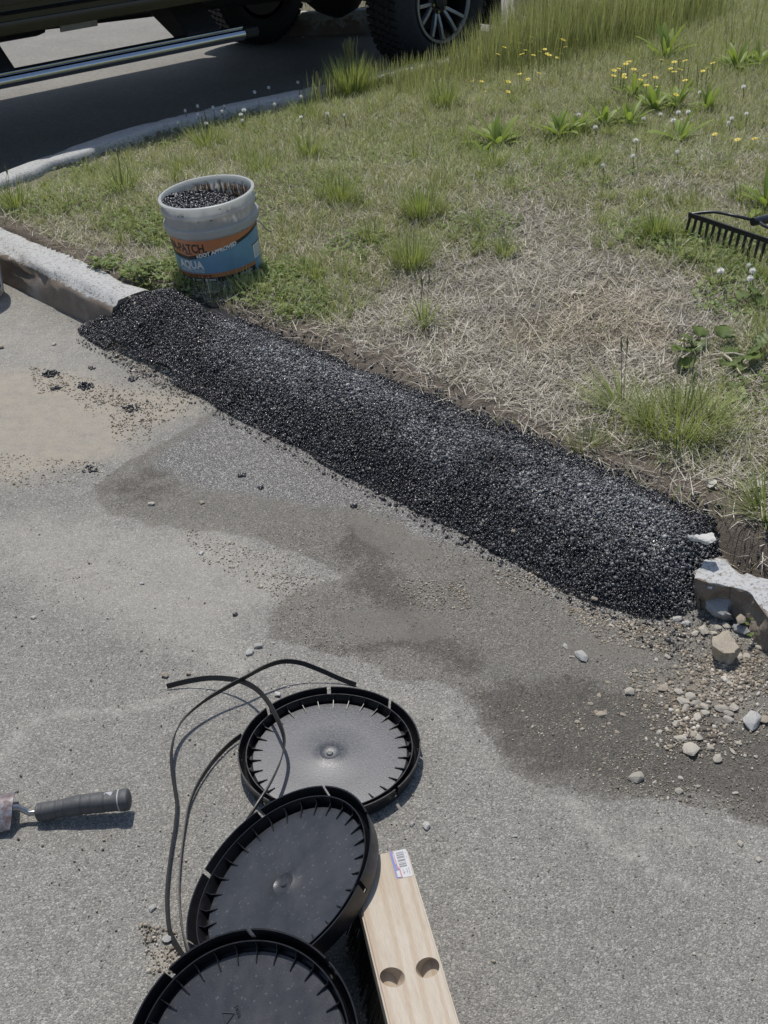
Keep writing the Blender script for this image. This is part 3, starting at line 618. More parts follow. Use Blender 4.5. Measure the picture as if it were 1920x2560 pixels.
def lid_parts():
    parts = {}
    disc = [(0, .0140), (.004, .0140), (.006, .0115), (.011, .0115), (.017, .0150), (.024, .0125), (.035, .0105), (.08, .0108), (.126, .0104), (.1345, .0098), (.1372, .006), (.1385, .003)]
    parts['plate'] = MB().lathe(disc, 96).mesh('plate', .7)
    parts['ring'] = MB().lathe([(.1385, .003), (.1425, .003), (.1440, .0245), (.1456, .0245), (.1460, .002), (.1440, -.001), (.1385, -.001)], 96).mesh('ring', .5)
    b = MB(); n = 144; notch = {k for k in range(n) if (k + 4) % 18 == 0}
    zs = [0, .010, .0295, .0305]
    def ro(z): return .1525 + (LR - .1525) * (z / .0305) ** .6
    for k in range(n):
        a0, a1 = 2 * math.pi * k / n, 2 * math.pi * (k + 1) / n; top = 1 if k in notch else 3
        for i in range(top):
            for inner in (0, 1):
                th = .0022 * inner
                q = [((ro(z) - th) * math.cos(a), (ro(z) - th) * math.sin(a), z) for a, z in ((a0, zs[i]), (a1, zs[i]), (a1, zs[i + 1]), (a0, zs[i + 1]))]
                b.add(q, [(0, 1, 2, 3) if not inner else (3, 2, 1, 0)])
        z = zs[top]
        q = [((ro(z) - th) * math.cos(a), (ro(z) - th) * math.sin(a), z) for a, th in ((a0, 0), (a1, 0), (a1, .0022), (a0, .0022))]
        b.add(q, [(0, 1, 2, 3)])
        for kk, a in (((k - 1) % n, a0), ((k + 1) % n, a1)):
            if (kk in notch) != (k in notch) and k not in notch:
                b.add([((ro(z) - th) * math.cos(a), (ro(z) - th) * math.sin(a), z) for z, th in ((.010, 0), (.0305, 0), (.0305, .0022), (.010, .0022))], [(0, 1, 2, 3)])
    parts['skirt'] = b.mesh('skirt', .6)
    parts['channel'] = MB().lathe([(.1458, .004), (.1490, .002), (.1510, .004), (.1527, .0), (.1480, -.002), (.1440, -.001)], 96).mesh('channel', .6)
    parts['rib'] = MB().prism([(.1442, .004), (.1442, .0215), (.1425, .0215), (.1385, .0150), (.1195, .0118), (.1195, .0100), (.133, .004)], 'y', -.0007, .0007).mesh('rib')
    return parts
LP = lid_parts()
def lid(center_top, n, label, spin, plate_mat, off=0):
    n = Vector(n).normalized(); o = empty('bucket_lid', Vector(center_top) - n * .0305, label, 'lid', 'black bucket lids on the asphalt')
    q = Vector((0, 0, 1)).rotation_difference(n); o.rotation_euler = (q.to_matrix() @ Matrix.Rotation(spin, 3, 'Z')).to_euler()
    for k in ('plate', 'ring', 'skirt', 'channel'):
        me = LP[k].copy() if k == 'plate' else LP[k]
        if k == 'plate': me.materials.clear(); me.materials.append(plate_mat)
        ob(k, me, M_BLK, o)
    for i in range(30):
        r = ob('rib', LP['rib'], M_BLK, o); r.rotation_euler = (0, 0, 2 * math.pi * (i + .5) / 30)
    return o
lid((-.1132, 1.5405, .0325), (0, 0, 1), 'flat black bucket lid, farthest of three, dust-covered with a bright glint', R(10), M_BLKD)
lid((-.1764, 1.1753, .1217), (-.557, -.006, 1), 'middle black bucket lid tilted onto the wooden broom block', R(25), M_BLKP)
l3 = lid((-.2112, .9019, .1078), (-.2797, -.3961, 1), 'nearest black bucket lid, cut off by the bottom of the picture', R(3), M_BLKP)
def text_mesh(txt, size, bold=0.0, align='LEFT', spacing=1.0, extr=0.0):
    cu = bpy.data.curves.new('txt', 'FONT'); cu.body = txt; cu.size = size; cu.offset = bold; cu.align_x = align; cu.space_character = spacing; cu.extrude = extr; cu.resolution_u = 3
    o = bpy.data.objects.new('txt', cu); COL.objects.link(o); dg = bpy.context.evaluated_depsgraph_get(); dg.update()
    me = bpy.data.meshes.new_from_object(o.evaluated_get(dg)); bpy.data.objects.remove(o); bpy.data.curves.remove(cu); return me
# moulded recycling mark on the nearest lid
b = MB(); tri = [(0, .009), (-.0085, -.006), (.0085, -.006)]
for i in range(3):
    a = np.array((*tri[i - 1], .0)); c = np.array((*tri[i], .0)); b.tube([a, c], .0006, 5)
rm = ob('recycling_mark', b.mesh('recycling_mark'), plain('mould_mark', (.05, .05, .055), .35), l3)
rm.location = (-.018, .058, .0115); rm.rotation_euler = (0, 0, R(-75)); rm.parent = l3
tm = text_mesh('HDPE', .0065, .0001, 'CENTER', 1.0, .0004); ob('mark_lettering', tm, bpy.data.materials['mould_mark'], rm).location = (0, .012, .0)

# ------------------------------------------------------------------ tear strips
def strip(label, pts, width=.008, roll=0, thick=.0022):
    """pts: (photo x, photo y, height); resampled smoothly"""
    w3 = np.array([P(a, b_, z) for a, b_, z in pts]); L = smooth_path(w3, .008)
    side = [np.array([math.sin(roll) * .8 + .2, .35, math.cos(roll)]) for _ in L]
    ob('tear_strip', MB().ribbon(L, side, width, thick).mesh('tear_strip', .5), M_RUB, label=label, cat='strap', group='black tear strips from the lids')
strip('black tear strip with a blunt free end looping over the farthest lid', [(417, 1716, .006), (470, 1703, .012), (530, 1695, .022), (595, 1701, .034), (640, 1722, .044), (670, 1755, .052), (690, 1790, .056), (706, 1828, .054), (711, 1860, .053), (704, 1895, .053), (690, 1930, .054), (672, 1965, .055), (650, 2000, .052), (628, 2035, .045), (612, 2062, .035)], .010, .2)
strip('longest black tear strip arching beyond the farthest lid then running along the left', [(890, 1712, .004), (850, 1697, .010), (800, 1675, .024), (750, 1657, .038), (705, 1654, .046), (660, 1668, .047), (610, 1695, .044), (560, 1722, .038), (510, 1752, .034), (465, 1790, .030), (440, 1830, .026), (429, 1875, .022), (430, 1920, .017), (437, 1970, .011), (442, 2010, .009), (438, 2060, .008), (430, 2110, .007), (422, 2170, .006), (417, 2230, .006), (419, 2290, .006), (427, 2335, .006), (445, 2370, .006), (465, 2400, .006)], .009, .4)
strip('black tear strip from the farthest lid rim curving down beside the longest strip', [(604, 1838, .010), (575, 1860, .008), (540, 1895, .008), (510, 1935, .008), (487, 1975, .008), (472, 2015, .007), (463, 2060, .007), (456, 2110, .006), (450, 2170, .006), (447, 2230, .006), (451, 2290, .006), (460, 2345, .006), (470, 2380, .006), (480, 2405, .006)], .009, -.2)

# ------------------------------------------------------------------ push broom block
def wood_mat():
    t = NT('beech_wood'); co = t.co(); mp = t.n('Mapping'); mp.inputs['Scale'].default_value = (9, 1.1, 9); mp.inputs['Rotation'].default_value = (0, 0, R(5)); t.l(co, mp.inputs[0])
    g = t.noise(6, 5, .6, mp.outputs[0], .6); mp2 = t.n('Mapping'); mp2.inputs['Scale'].default_value = (60, 5, 60); t.l(co, mp2.inputs[0])
    f = t.noise(12, 3, .6, mp2.outputs[0]); wv = t.n('TexWave'); wv.inputs['Scale'].default_value = 1.6; wv.inputs['Distortion'].default_value = 5; wv.inputs['Detail'].default_value = 2; t.l(mp.outputs[0], wv.inputs['Vector'])
    c = t.ramp(g, [(.25, (.45, .375, .285)), (.5, (.52, .45, .355)), (.75, (.56, .495, .405))])
    c = t.mix(t.math('MULTIPLY', t.ramp(wv.outputs['Fac'], [(.62, 0), (.95, 1)]), .42), c, (.40, .27, .17))
    c = t.mix(1, c, t.ramp(f, [(.3, .88), (.7, 1.08)]), 'MULTIPLY')
    return t.set(color=c, rough=.6, normal=t.bump(f, .12, .0006), spec=.35)
M_WOOD = wood_mat()
WT = .150; TH = .036
far_r = P(1017, 2119, WT)[:2]; near_r = P(1150, 2560, WT)[:2]; ax_ = (near_r - far_r) / np.linalg.norm(near_r - far_r)   # towards the camera
le = P(905, 2290, WT)[:2]; perp = np.array([ax_[1], -ax_[0]]); wd_ = abs((le - far_r) @ perp)
if (le - far_r) @ perp < 0: perp = -perp
LEN = .46
broom = empty('push_broom_head', (far_r[0] + ax_[0] * LEN / 2 + perp[0] * wd_ / 2, far_r[1] + ax_[1] * LEN / 2 + perp[1] * wd_ / 2, 0), 'pale beech push broom block with two holes and a barcode sticker', 'broom head')
ang = math.atan2(ax_[1], ax_[0]) + math.pi / 2       # local -Y runs towards the camera
broom.rotation_euler = (0, 0, ang)
bmw = bmesh.new(); bmesh.ops.create_cube(bmw, size=1)
for v in bmw.verts: v.co = Vector((v.co.x * wd_, v.co.y * LEN, v.co.z * TH + WT - TH / 2))
bmesh.ops.bevel(bmw, geom=bmw.edges[:], offset=.003, segments=3, affect='EDGES')
wme = bpy.data.meshes.new('block'); bmw.to_mesh(wme); bmw.free()
blk = ob('block', wme, M_WOOD, broom)
def local(px, py, z):
    w3 = Vector(P(px, py, z)); m = Matrix.Translation(broom.location) @ Matrix.Rotation(ang, 4, 'Z'); return m.inverted() @ w3
def hole_cut(px, py, lean):
    c = local(px, py, WT); n = 28; V = []; d = Vector((lean, .35, -1)).normalized(); rr = .0146
    a = Vector((1, 0, 0)); a -= d * a.dot(d); a.normalize(); b_ = d.cross(a)
    b2 = MB(); b2.tube([c - d * .03, c + d * .019], rr, n); me = b2.mesh('cutter'); me.materials.append(M_WOOD)
    return bpy.data.objects.new('cutter', me)
for hx, hy, ln in ((981, 2443, -.42), (1069, 2419, .42)):
    cu = hole_cut(hx, hy, ln); COL.objects.link(cu); cu.parent = broom
    md = blk.modifiers.new('hole', 'BOOLEAN'); md.object = cu; md.operation = 'DIFFERENCE'; md.solver = 'EXACT'
    bpy.context.view_layer.update()
    dg = bpy.context.evaluated_depsgraph_get(); nm_ = bpy.data.meshes.new_from_object(blk.evaluated_get(dg)); blk.modifiers.clear(); blk.data = nm_; bpy.data.objects.remove(cu)
    if len(nm_.materials) == 0: nm_.materials.append(M_WOOD)
# bristles in tufts, flaring outwards
b = MB(); BR = NT('black_bristle').set(color=(.012, .012, .012), rough=.5)
nbx, nby = 7, 36; V = []; Fq = []
for i in range(nbx):
    for j in range(nby):
        for k in range(7):
            fx = (i + .5) / nbx - .5; fy = (j + .5) / nby - .5
            x0 = fx * wd_ * .86 + random.uniform(-.002, .002); y0 = fy * LEN * .96 + random.uniform(-.002, .002)
            x1 = x0 + fx * .045 + random.uniform(-.006, .006); y1 = y0 + fy * .03 + random.uniform(-.006, .006)
            b.tube([(x0, y0, WT - TH + .002), ((x0 + x1) / 2 - fx * .008, (y0 + y1) / 2, (WT - TH) * .5), (x1, y1, .002)], .0009, 3, False)
ob('bristles', b.mesh('bristles', doubles=False), BR, broom, kind='stuff')
# sticker
stk_c = [local(*q, WT) for q in ((972.7, 2131), (1014.5, 2122), (1033, 2189.5), (992, 2198))]
M_STK = plain('sticker_white', (.52, .52, .53), .45, var=.02); M_BLUE = plain('sticker_blue', (.16, .19, .42), .45, var=.06); M_RED = plain('sticker_red', (.45, .15, .18), .45, var=.06); M_INK = plain('sticker_ink', (.20, .21, .22), .5, var=.05)
def sp_(u, v, dz):
    a, b_, c, d = stk_c; p_ = (a * (1 - u) + b_ * u) * (1 - v) + (d * (1 - u) + c * u) * v; return (p_.x, p_.y, WT + dz)
def sq_(name, rects, dz, mat, parent):
    b = MB()
    for r_ in rects: b.add([sp_(u, v, dz) for u, v in r_], [tuple(range(len(r_)))])
    return ob(name, b.mesh(name), mat, parent)
rect = lambda u0, v0, u1, v1: [(u0, v0), (u1, v0), (u1, v1), (u0, v1)]
stk = sq_('sticker', [[(.03, 0), (.97, 0), (1, .03), (1, .97), (.97, 1), (.03, 1), (0, .97), (0, .03)]], .0004, M_STK, broom)
sq_('blue_stripe', [[(.0, .02), (.17, .0), (.20, .66), (.26, .72), (.26, .99), (.0, .98)]], .0007, M_BLUE, stk)
sq_('red_stripe', [[(.17, .0), (.22, .0), (.26, .60), (.36, .67), (.37, 1.0), (.30, 1.0), (.30, .72), (.21, .66)]], .0010, M_RED, stk)
sq_('logo_panel', [[(.09, .74), (.28, .73), (.30, .97), (.09, .97)], rect(.15, .1, .19, .5)], .0013, M_STK, stk)
bars = [(.08, .015), (.12, .01), (.16, .035), (.23, .03), (.28, .02), (.35, .06), (.46, .01), (.50, .04), (.57, .05)]
sq_('barcode', [rect(.36, a, .80, a + h_) for a, h_ in bars], .0007, M_INK, stk)
sq_('fine_print', [rect(.50, .72, .53, .77), rect(.50, .80, .56, .87), rect(.62, .79, .65, .83), rect(.72, .70, .75, .86), rect(.84, .68, .87, .92), rect(.88, .12, .90, .18), rect(.90, .26, .92, .33)], .0007, M_INK, stk)

# ------------------------------------------------------------------ hand trowel
M_HANDLE = plain('black_rubber_grip', (.085, .087, .088), .62, var=.15, scale=90, bump=.15, bscale=700)
M_GREYP = plain('grey_plastic_trim', (.42, .43, .44), .5); M_STEEL = plain('bare_steel', (.42, .41, .40), .35, 1.0, .2)
t = NT('rusty_blade'); nz = t.noise(60, 6, .75); n2_ = t.noise(20, 4, .6)
rc = t.mix(t.ramp(nz, [(.42, 0), (.58, 1)]), (.40, .42, .46), (.16, .11, .10)); rc = t.mix(t.ramp(n2_, [(.48, 0), (.62, .8)]), rc, (.17, .12, .11))
M_RUST = t.set(color=rc, rough=.55, metal=t.ramp(nz, [(.42, .8), (.58, .1)]), normal=t.bump(nz, .4, .001))
cz = lambda x, y, z: P(x * .2411, 1900 + y * .2411, z)
hA, hB = cz(378, 545, .018), cz(1345, 400, .034)
tr_o = empty('hand_trowel', tuple(cz(800, 500, 0)), 'hand trowel with black rubber grip and rusty blade, cut off at the left', 'trowel')
T0 = np.array(tr_o.location)
axd = hB - hA; HL = np.linalg.norm(axd); axd /= HL; sd_ = np.cross(axd, [0, 0, 1]); sd_ /= np.linalg.norm(sd_); ud = np.cross(sd_, axd)
def grip(stops, n=24, m=60, ripple=True):
    V = []; ts = np.linspace(stops[0][0], stops[-1][0], m)
    for t_ in ts:
        ra = np.interp(t_, [s[0] for s in stops], [s[1] for s in stops]); rb = np.interp(t_, [s[0] for s in stops], [s[2] for s in stops]); zc = np.interp(t_, [s[0] for s in stops], [s[3] for s in stops])
        if ripple:
            for g in (.04, .07, .22, .31, .50, .60, .74): 
                k = math.exp(-((t_ - g) / .008) ** 2) * .0011; ra -= k; rb -= k
        c = hA + axd * HL * t_ + ud * zc - T0
        for k in range(n):
            a = 2 * math.pi * k / n; e = lambda v: math.copysign(abs(v) ** .85, v)
            V.append(c + sd_ * ra * e(math.cos(a)) + ud * rb * e(math.sin(a)))
    Fc = [(i * n + k, i * n + (k + 1) % n, (i + 1) * n + (k + 1) % n, (i + 1) * n + k) for i in range(m - 1) for k in range(n)] + [tuple(range(n - 1, -1, -1)), tuple((m - 1) * n + k for k in range(n))]
    return MB().add(V, Fc)
g = grip([(0, .0105, .0105, 0), (.015, .0145, .0145, 0), (.06, .015, .015, 0), (.25, .0135, .0145, .001), (.45, .0155, .0165, .003), (.7, .0165, .016, .001), (.84, .0155, .0155, -.001), (.885, .017, .0165, -.001)], m=130).mesh('grip', .8)
ob('grip', g, M_HANDLE, tr_o)
ob('trim_ring', grip([(.882, .0165, .016, -.001), (.885, .0182, .0172, -.001), (.897, .0182, .0172, -.001), (.90, .0165, .016, -.001)], m=8, ripple=False).mesh('trim_ring', .8), M_GREYP, tr_o)
ob('end_cap', grip([(.897, .0175, .0165, -.001), (.93, .0185, .0175, -.001), (.985, .0180, .0165, -.001), (1.0, .014, .012, -.001)], m=20, ripple=False).mesh('end_cap', .8), M_HANDLE, tr_o)
insp = (hA + axd * HL * .80 + ud * .0150 - sd_ * .003) - T0
ob('badge', MB().add([insp + axd * .0085 * math.cos(a) * (1.0 if math.cos(a) < 0 else .75) - sd_ * .0052 * math.sin(a) + ud * (.0012 - .002 * abs(math.sin(a)) ** 2) for a in np.linspace(0, 6.1, 18)], [tuple(range(18))]).mesh('badge'), M_GREYP, tr_o)
tg = [hA + axd * .01, hA - axd * .012 + ud * .001, cz(260, 525, .022), cz(175, 490, .030), cz(120, 495, .034)]
ob('tang', MB().tube([q - T0 for q in tg], [.0048, .0048, .005, .0055, .006], 12).mesh('tang', .8), M_STEEL, tr_o)
# blade: an arched sheet, hollow side down
bl0 = cz(160, 590, 0.0); bdir = np.array([-axd[0], -axd[1] - .06, 0]); bdir /= np.linalg.norm(bdir); bsd = np.array([-bdir[1], bdir[0], 0])
nu, nv = 24, 15; V = []
for layer in (0, .0016):
    for i in range(nu):
        u = i / (nu - 1); wdt = .042 * (1 - max(0, (u - .45) / .55) ** 2.2 * .96)
        for j in range(nv):
            v = j / (nv - 1) * 2 - 1
            zc = .006 + .036 * (1 - v * v) * (1 - .35 * u) - layer + .004 * (1 - u) - .002 * u + .006 * abs(v) ** 6 * (1 - u) ** 6
            V.append(bl0 + bdir * (.165 * u - .006 * (1 - v * v) * (1 - u) ** 8) + bsd * v * wdt + np.array([0, 0, max(zc, .002 - layer)]) - T0)
i = np.arange(nu * nv).reshape(nu, nv); q4 = np.stack([i[:-1, :-1], i[1:, :-1], i[1:, 1:], i[:-1, 1:]], -1).reshape(-1, 4); o2 = nu * nv
Fc = [tuple(f) for f in q4] + [tuple(f[::-1] + o2) for f in q4]
rim_ = list(i[0]) + list(i[1:, -1]) + list(i[-1, -2::-1]) + list(i[-2:0:-1, 0])
Fc += [(rim_[k], rim_[k - 1], rim_[k - 1] + o2, rim_[k] + o2) for k in range(len(rim_))]
ob('blade', MB().add(V, Fc).mesh('blade', .7), M_RUST, tr_o)

# ------------------------------------------------------------------ pails
def translucent(t, c, f):
    tr = t.n('BsdfTranslucent'); t.l(c, tr.inputs[0]); mx = t.n('MixShader'); mx.inputs[0].default_value = f
    t.l(t.b.outputs[0], mx.inputs[1]); t.l(tr.outputs[0], mx.inputs[2]); t.l(mx.outputs[0], t.out.inputs[0])
def pail_mat():
    t = NT('white_pail_plastic'); nz = t.noise(30, 4); sp = t.voro(95); s4 = t.n('SeparateColor'); t.l(sp, s4.inputs[0]); dd = t.voro(95, out='Distance')
    spat = t.math('MULTIPLY', t.math('GREATER_THAN', s4.outputs[0], .93), t.math('LESS_THAN', dd, .22))
    c = t.mix(t.math('MULTIPLY', spat, .92), t.mix(nz, (.78, .79, .78), (.84, .85, .83)), (.03, .03, .05))
    t.set(color=c, rough=.36, spec=.5); translucent(t, c, .58); return t.m
M_PAIL = pail_mat()
t = NT('pail_inside'); co = t.co(); mp = t.n('Mapping'); mp.inputs['Scale'].default_value = (1, 1, .18); t.l(co, mp.inputs[0])
strk = t.noise(130, 4, .7, mp.outputs[0]); sx = t.n('SeparateXYZ'); t.l(co, sx.inputs[0])
hfac = t.ramp(t.math('ADD', sx.outputs[2], t.math('MULTIPLY', t.math('SUBTRACT', t.noise(40, 3), .5), .05)), [(.236, 1), (.252, 0)])
sm = t.math('MULTIPLY', t.ramp(strk, [(.40, 0), (.50, 1)]), hfac)
pc = t.mix(sm, (.86, .85, .81), t.mix(t.noise(90, 2), (.07, .04, .025), (.30, .18, .10))); M_PIN = t.set(color=pc, rough=.5); translucent(t, pc, .45)
PR, PB, PH = .1525, .134, .268
def pr(z): return PB + (PR - .006 - PB) * z / PH
def pail(loc, rot, label, group):
    o = empty('bucket', loc, label, 'bucket', group, rot)
    z1, z2 = PH * .86, PH * .69
    prof = [(0, 0), (PB - .006, 0), (PB, .006), (pr(z2) - .001, z2 - .022), (pr(z2) + .009, z2 - .016), (pr(z2) + .011, z2 + .006), (pr(z2) + .002, z2 + .010), (pr(z1), z1 - .006), (pr(z1) + .006, z1 - .003), (pr(z1) + .006, z1 + .004), (pr(z1), z1 + .008), (pr(PH) - .001, PH - .010), (PR, PH - .008), (PR + .001, PH - .002), (PR - .002, PH), (PR - .008, PH - .001)]
    ob('wall', MB().lathe(prof, 96).mesh('wall', .9), M_PAIL, o)
    ob('inside', MB().lathe([(PR - .008, PH - .001), (pr(PH * .5) - .003, PH * .5), (PB - .005, .01), (0, .008)], 96).mesh('inside', .9), M_PIN, o)
    # wire bail hanging on the right side
    return o
bk = pail((-.497, 3.735, .118), (R(3.0), R(-4.5), R(0)), 'open white bucket with orange and blue label standing at the kerb end', 'white plastic buckets')
# contents: heaped black granules, higher at the left
n = 2600; a = rng.uniform(0, 6.28, n); rr = .140 * np.sqrt(rng.random(n)); gxx = rr * np.cos(a); gyy = rr * np.sin(a)
gzz = .220 - .22 * gxx - .03 * gyy + rng.normal(0, .003, n)
fb = ob('fill', MB().add([(0, 0, .212)] + [(.141 * math.cos(k), .141 * math.sin(k), (.212 - .22 * .141 * math.cos(k)) - .03 * .141 * math.sin(k)) for k in np.linspace(0, 6.2832, 49)[:-1]], [(0, 1 + k, 1 + (k + 1) % 48) for k in range(48)]).mesh('fill'), M_TAR, bk)
ob('granules', granules('granules', np.stack([gxx, gyy, gzz], 1), np.clip(rng.lognormal(math.log(.0045), .3, n), .002, .009), rng.random(n), rng), M_TAR, fb, kind='stuff')
# label patches wrapped on the cone. theta measured from the camera-facing direction (-Y), + to the right
def cone_pt(th, z, lift): r_ = pr(z) + lift; return (r_ * math.sin(th), -r_ * math.cos(th), z)
def wrap_patch(name, t0, t1, zl, zh, lift, mat, parent, n=60, m=3):
    b = MB(); V = []
    for i in range(n + 1):
        th = R(t0 + (t1 - t0) * i / n); lo_, hi_ = zl(math.degrees(th)), zh(math.degrees(th))
        for j in range(m + 1): V.append(cone_pt(th, lo_ + (hi_ - lo_) * j / m, lift))
    b.add(V, [(i * (m + 1) + j, (i + 1) * (m + 1) + j, (i + 1) * (m + 1) + j + 1, i * (m + 1) + j + 1) for i in range(n) for j in range(m)])
    return ob(name, b.mesh(name, .9), mat, parent)
M_OR = plain('label_orange', (.52, .20, .09), .38, var=.08); M_LB = plain('label_blue', (.16, .31, .45), .38, var=.10, scale=25); M_DK = plain('label_black', (.028, .03, .034), .4); M_LW = plain('label_white', (.74, .75, .75), .45); M_BRN = plain('label_brown', (.20, .05, .025), .45)
LT, LBm = .160, .018
bl = lambda th: .107 + .00046 * max(0, th + 33) + .00045 * max(0, -33 - th) * .55
lab = wrap_patch('label', -150, 84, lambda t_: LBm, lambda t_: LT, .0006, M_LB, bk, 90, 4)
wrap_patch('orange_band', -150, 84, lambda t_: min(bl(t_), LT - .004), lambda t_: LT, .0011, M_OR, lab, 90)
wrap_patch('black_stripe', -150, 84, lambda t_: min(bl(t_) - .013 + .00003 * (t_ + 33), LT - .012), lambda t_: min(bl(t_), LT - .004), .0013, M_DK, lab, 90)
wrap_patch('lower_orange_strip', -150, 62, lambda t_: .034, lambda t_: .048, .0011, M_OR, lab, 70)
wrap_patch('lower_black_strip', -150, 62, lambda t_: LBm, lambda t_: .034, .0011, M_DK, lab, 70)
pn = wrap_patch('information_panel', 62, 83, lambda t_: .052, lambda t_: .098, .0012, M_LW, lab, 16)
for k in range(7): wrap_patch('text_line', 64, 82, lambda t_: .057 + k * .0055, lambda t_: .0585 + k * .0055, .0016, M_INK, pn, 8, 1)
wrap_patch('information_panel_heading', 60, 83, lambda t_: .0975, lambda t_: .1015, .0013, M_DK, pn, 16)
def wrap_text(name, txt, size, th0, z0, mat, bold=0, xs=1.0, slope=0.0, lift=.0018):
    me = text_mesh(txt, size, bold)
    for v in me.vertices:
        x = v.co.x * xs; z = z0 + v.co.y + slope * x; th = R(th0) + x / pr(z0); v.co = cone_pt(th, z, lift)
    ob(name, me, mat, lab)
wrap_text('brand_lettering', 'PERMA-PATCH.', .040, -91, .1205, M_DK, .0011, .77)
wrap_text('slogan_lettering', 'DOT APPROVED', .0165, -17, .1035, M_LW, .0010, 1.02, .19)
wrap_text('product_lettering', 'AQUA', .036, -53, .066, M_LW, .0016, .90)
wrap_text('product_lettering', 'WATER ACTIVATED', .0145, -52, .0525, M_LW, .0002, .70)
wrap_text('strip_lettering', 'ASPHALT & CONCRETE REPAIR', .0125, -66, .0365, M_BRN, .0004, .82)
wrap_text('strip_lettering', '50 lbs. (22.7kg)', .0095, 34, .0235, M_LW, .0002, .8)
for th0 in (-52, -30, -10):
    wrap_patch('small_icon', th0 - 6, th0 - 2.5, lambda t_: .0215, lambda t_: .031, .0016, M_LW, lab, 2, 1)
    for k in range(2): wrap_patch('text_line', th0 - .5, th0 + 9, lambda t_: .0225 + k * .0045, lambda t_: .0250 + k * .0045, .0016, M_LW, lab, 4, 1)
wrap_patch('flag_icon', -38, -26, lambda t_: .1125, lambda t_: .1185, .0014, plain('flag_dark', (.16, .08, .06), .5), lab, 6, 1)
wrap_patch('check_box', -20.5, -18, lambda t_: .1025, lambda t_: .112, .0016, M_LW, lab, 2, 1)
wl = [cone_pt(R(70), .172, .010), cone_pt(R(74), .165, .02), (.168, -.02, .13), (.178, .03, .10), (.165, .075, .085), (.14, .12, .09)]
ob('bail', MB().tube(smooth_path(wl, .01), .0018, 6).mesh('bail', .8), plain('grey_wire', (.30, .30, .29), .4, .6), bk)
# bucket cut off by the left edge
p2 = P(-88, 742, 0)
bk2 = pail((p2[0], p2[1], 0.0), (0, 0, R(40)), 'white bucket standing on the lot, cut off by the left edge', 'white plastic buckets')
lab2 = wrap_patch('label', -20, 52, lambda t_: .03, lambda t_: .10, .0006, M_LW, bk2, 30)
wrap_patch('print_block', -10, 44, lambda t_: .035, lambda t_: .05, .0011, M_DK, lab2, 20, 1)

# ------------------------------------------------------------------ bow rake
M_IRON = plain('black_iron', (.022, .022, .022), .55, .3, .3, 60, .3, 400)
rg = P(1800, 610, .15); RG = float(verge_z(np.array([rg[0]]), np.array([rg[1]]))[0]); rz = RG + .078
ra, rb_ = P(1722, 536, rz), P(1923, 603, rz); rdir = rb_ - ra; rdir /= np.linalg.norm(rdir); rside = np.array([rdir[1], -rdir[0], 0])   # towards the camera
rake = empty('bow_rake', (ra[0], ra[1], RG - .027), 'black iron bow rake head lying tines down in the grass', 'rake')
RO = np.array(rake.location); RL = .385
Mx = np.stack([rdir, -rside, [0, 0, 1]], 1)
def rw(u, v, z): return Mx @ np.array([u, v, z]) + np.array([0, 0, .105])
ob('head_bar', MB().box((RL / 2, 0, .0), (RL, .007, .016), Matrix.Translation((0, 0, .105)) @ Matrix(Mx.tolist()).to_4x4()).mesh('head_bar', bevel=.0015), M_IRON, rake)
tine = MB()
tp = [(0, .0, .002), (0, -.004, -.02), (.0005, -.010, -.045), (0, -.012, -.070), (0, -.006, -.092)]
tine.tube(tp, [.0055, .0048, .0042, .0036, .002], 6); tme = tine.mesh('tine', .9)
for k in range(15):
    o = ob('tine', tme, M_IRON, rake); q = rw(.008 + k * (RL - .016) / 14, 0, -.004)
    o.matrix_local = Matrix.Translation(q) @ Matrix(Mx.tolist()).to_4x4() @ Matrix.Rotation(random.uniform(-.05, .05), 4, 'Y')
M_ROD = plain('worn_black_steel', (.05, .052, .055), .3, .5)
for s_g in (0, 1):
    u0 = .012 if s_g == 0 else RL - .012; m_ = 1 if s_g == 0 else -1
    pth = smooth_path(np.array([rw(u0, .002, .004), rw(u0 + m_ * .05, .045, .014), rw(u0 + m_ * .12, .062, .016), rw(RL / 2 - m_ * .015, .10, .006)]), .012)
    ob('bow_rod', MB().tube(pth, .0052, 8).mesh('bow_rod', .9), M_ROD, rake)
ob('socket', MB().tube([rw(RL / 2, .085, .006), rw(RL / 2, .19, .0)], [.013, .016], 14).mesh('socket', .9), M_ROD, rake)
ob('handle', MB().tube([rw(RL / 2, .18, .0), rw(RL / 2 + .02, 1.6, -.06)], .0145, 14).mesh('handle', .9), plain('ash_handle', (.38, .27, .16), .6), rake)

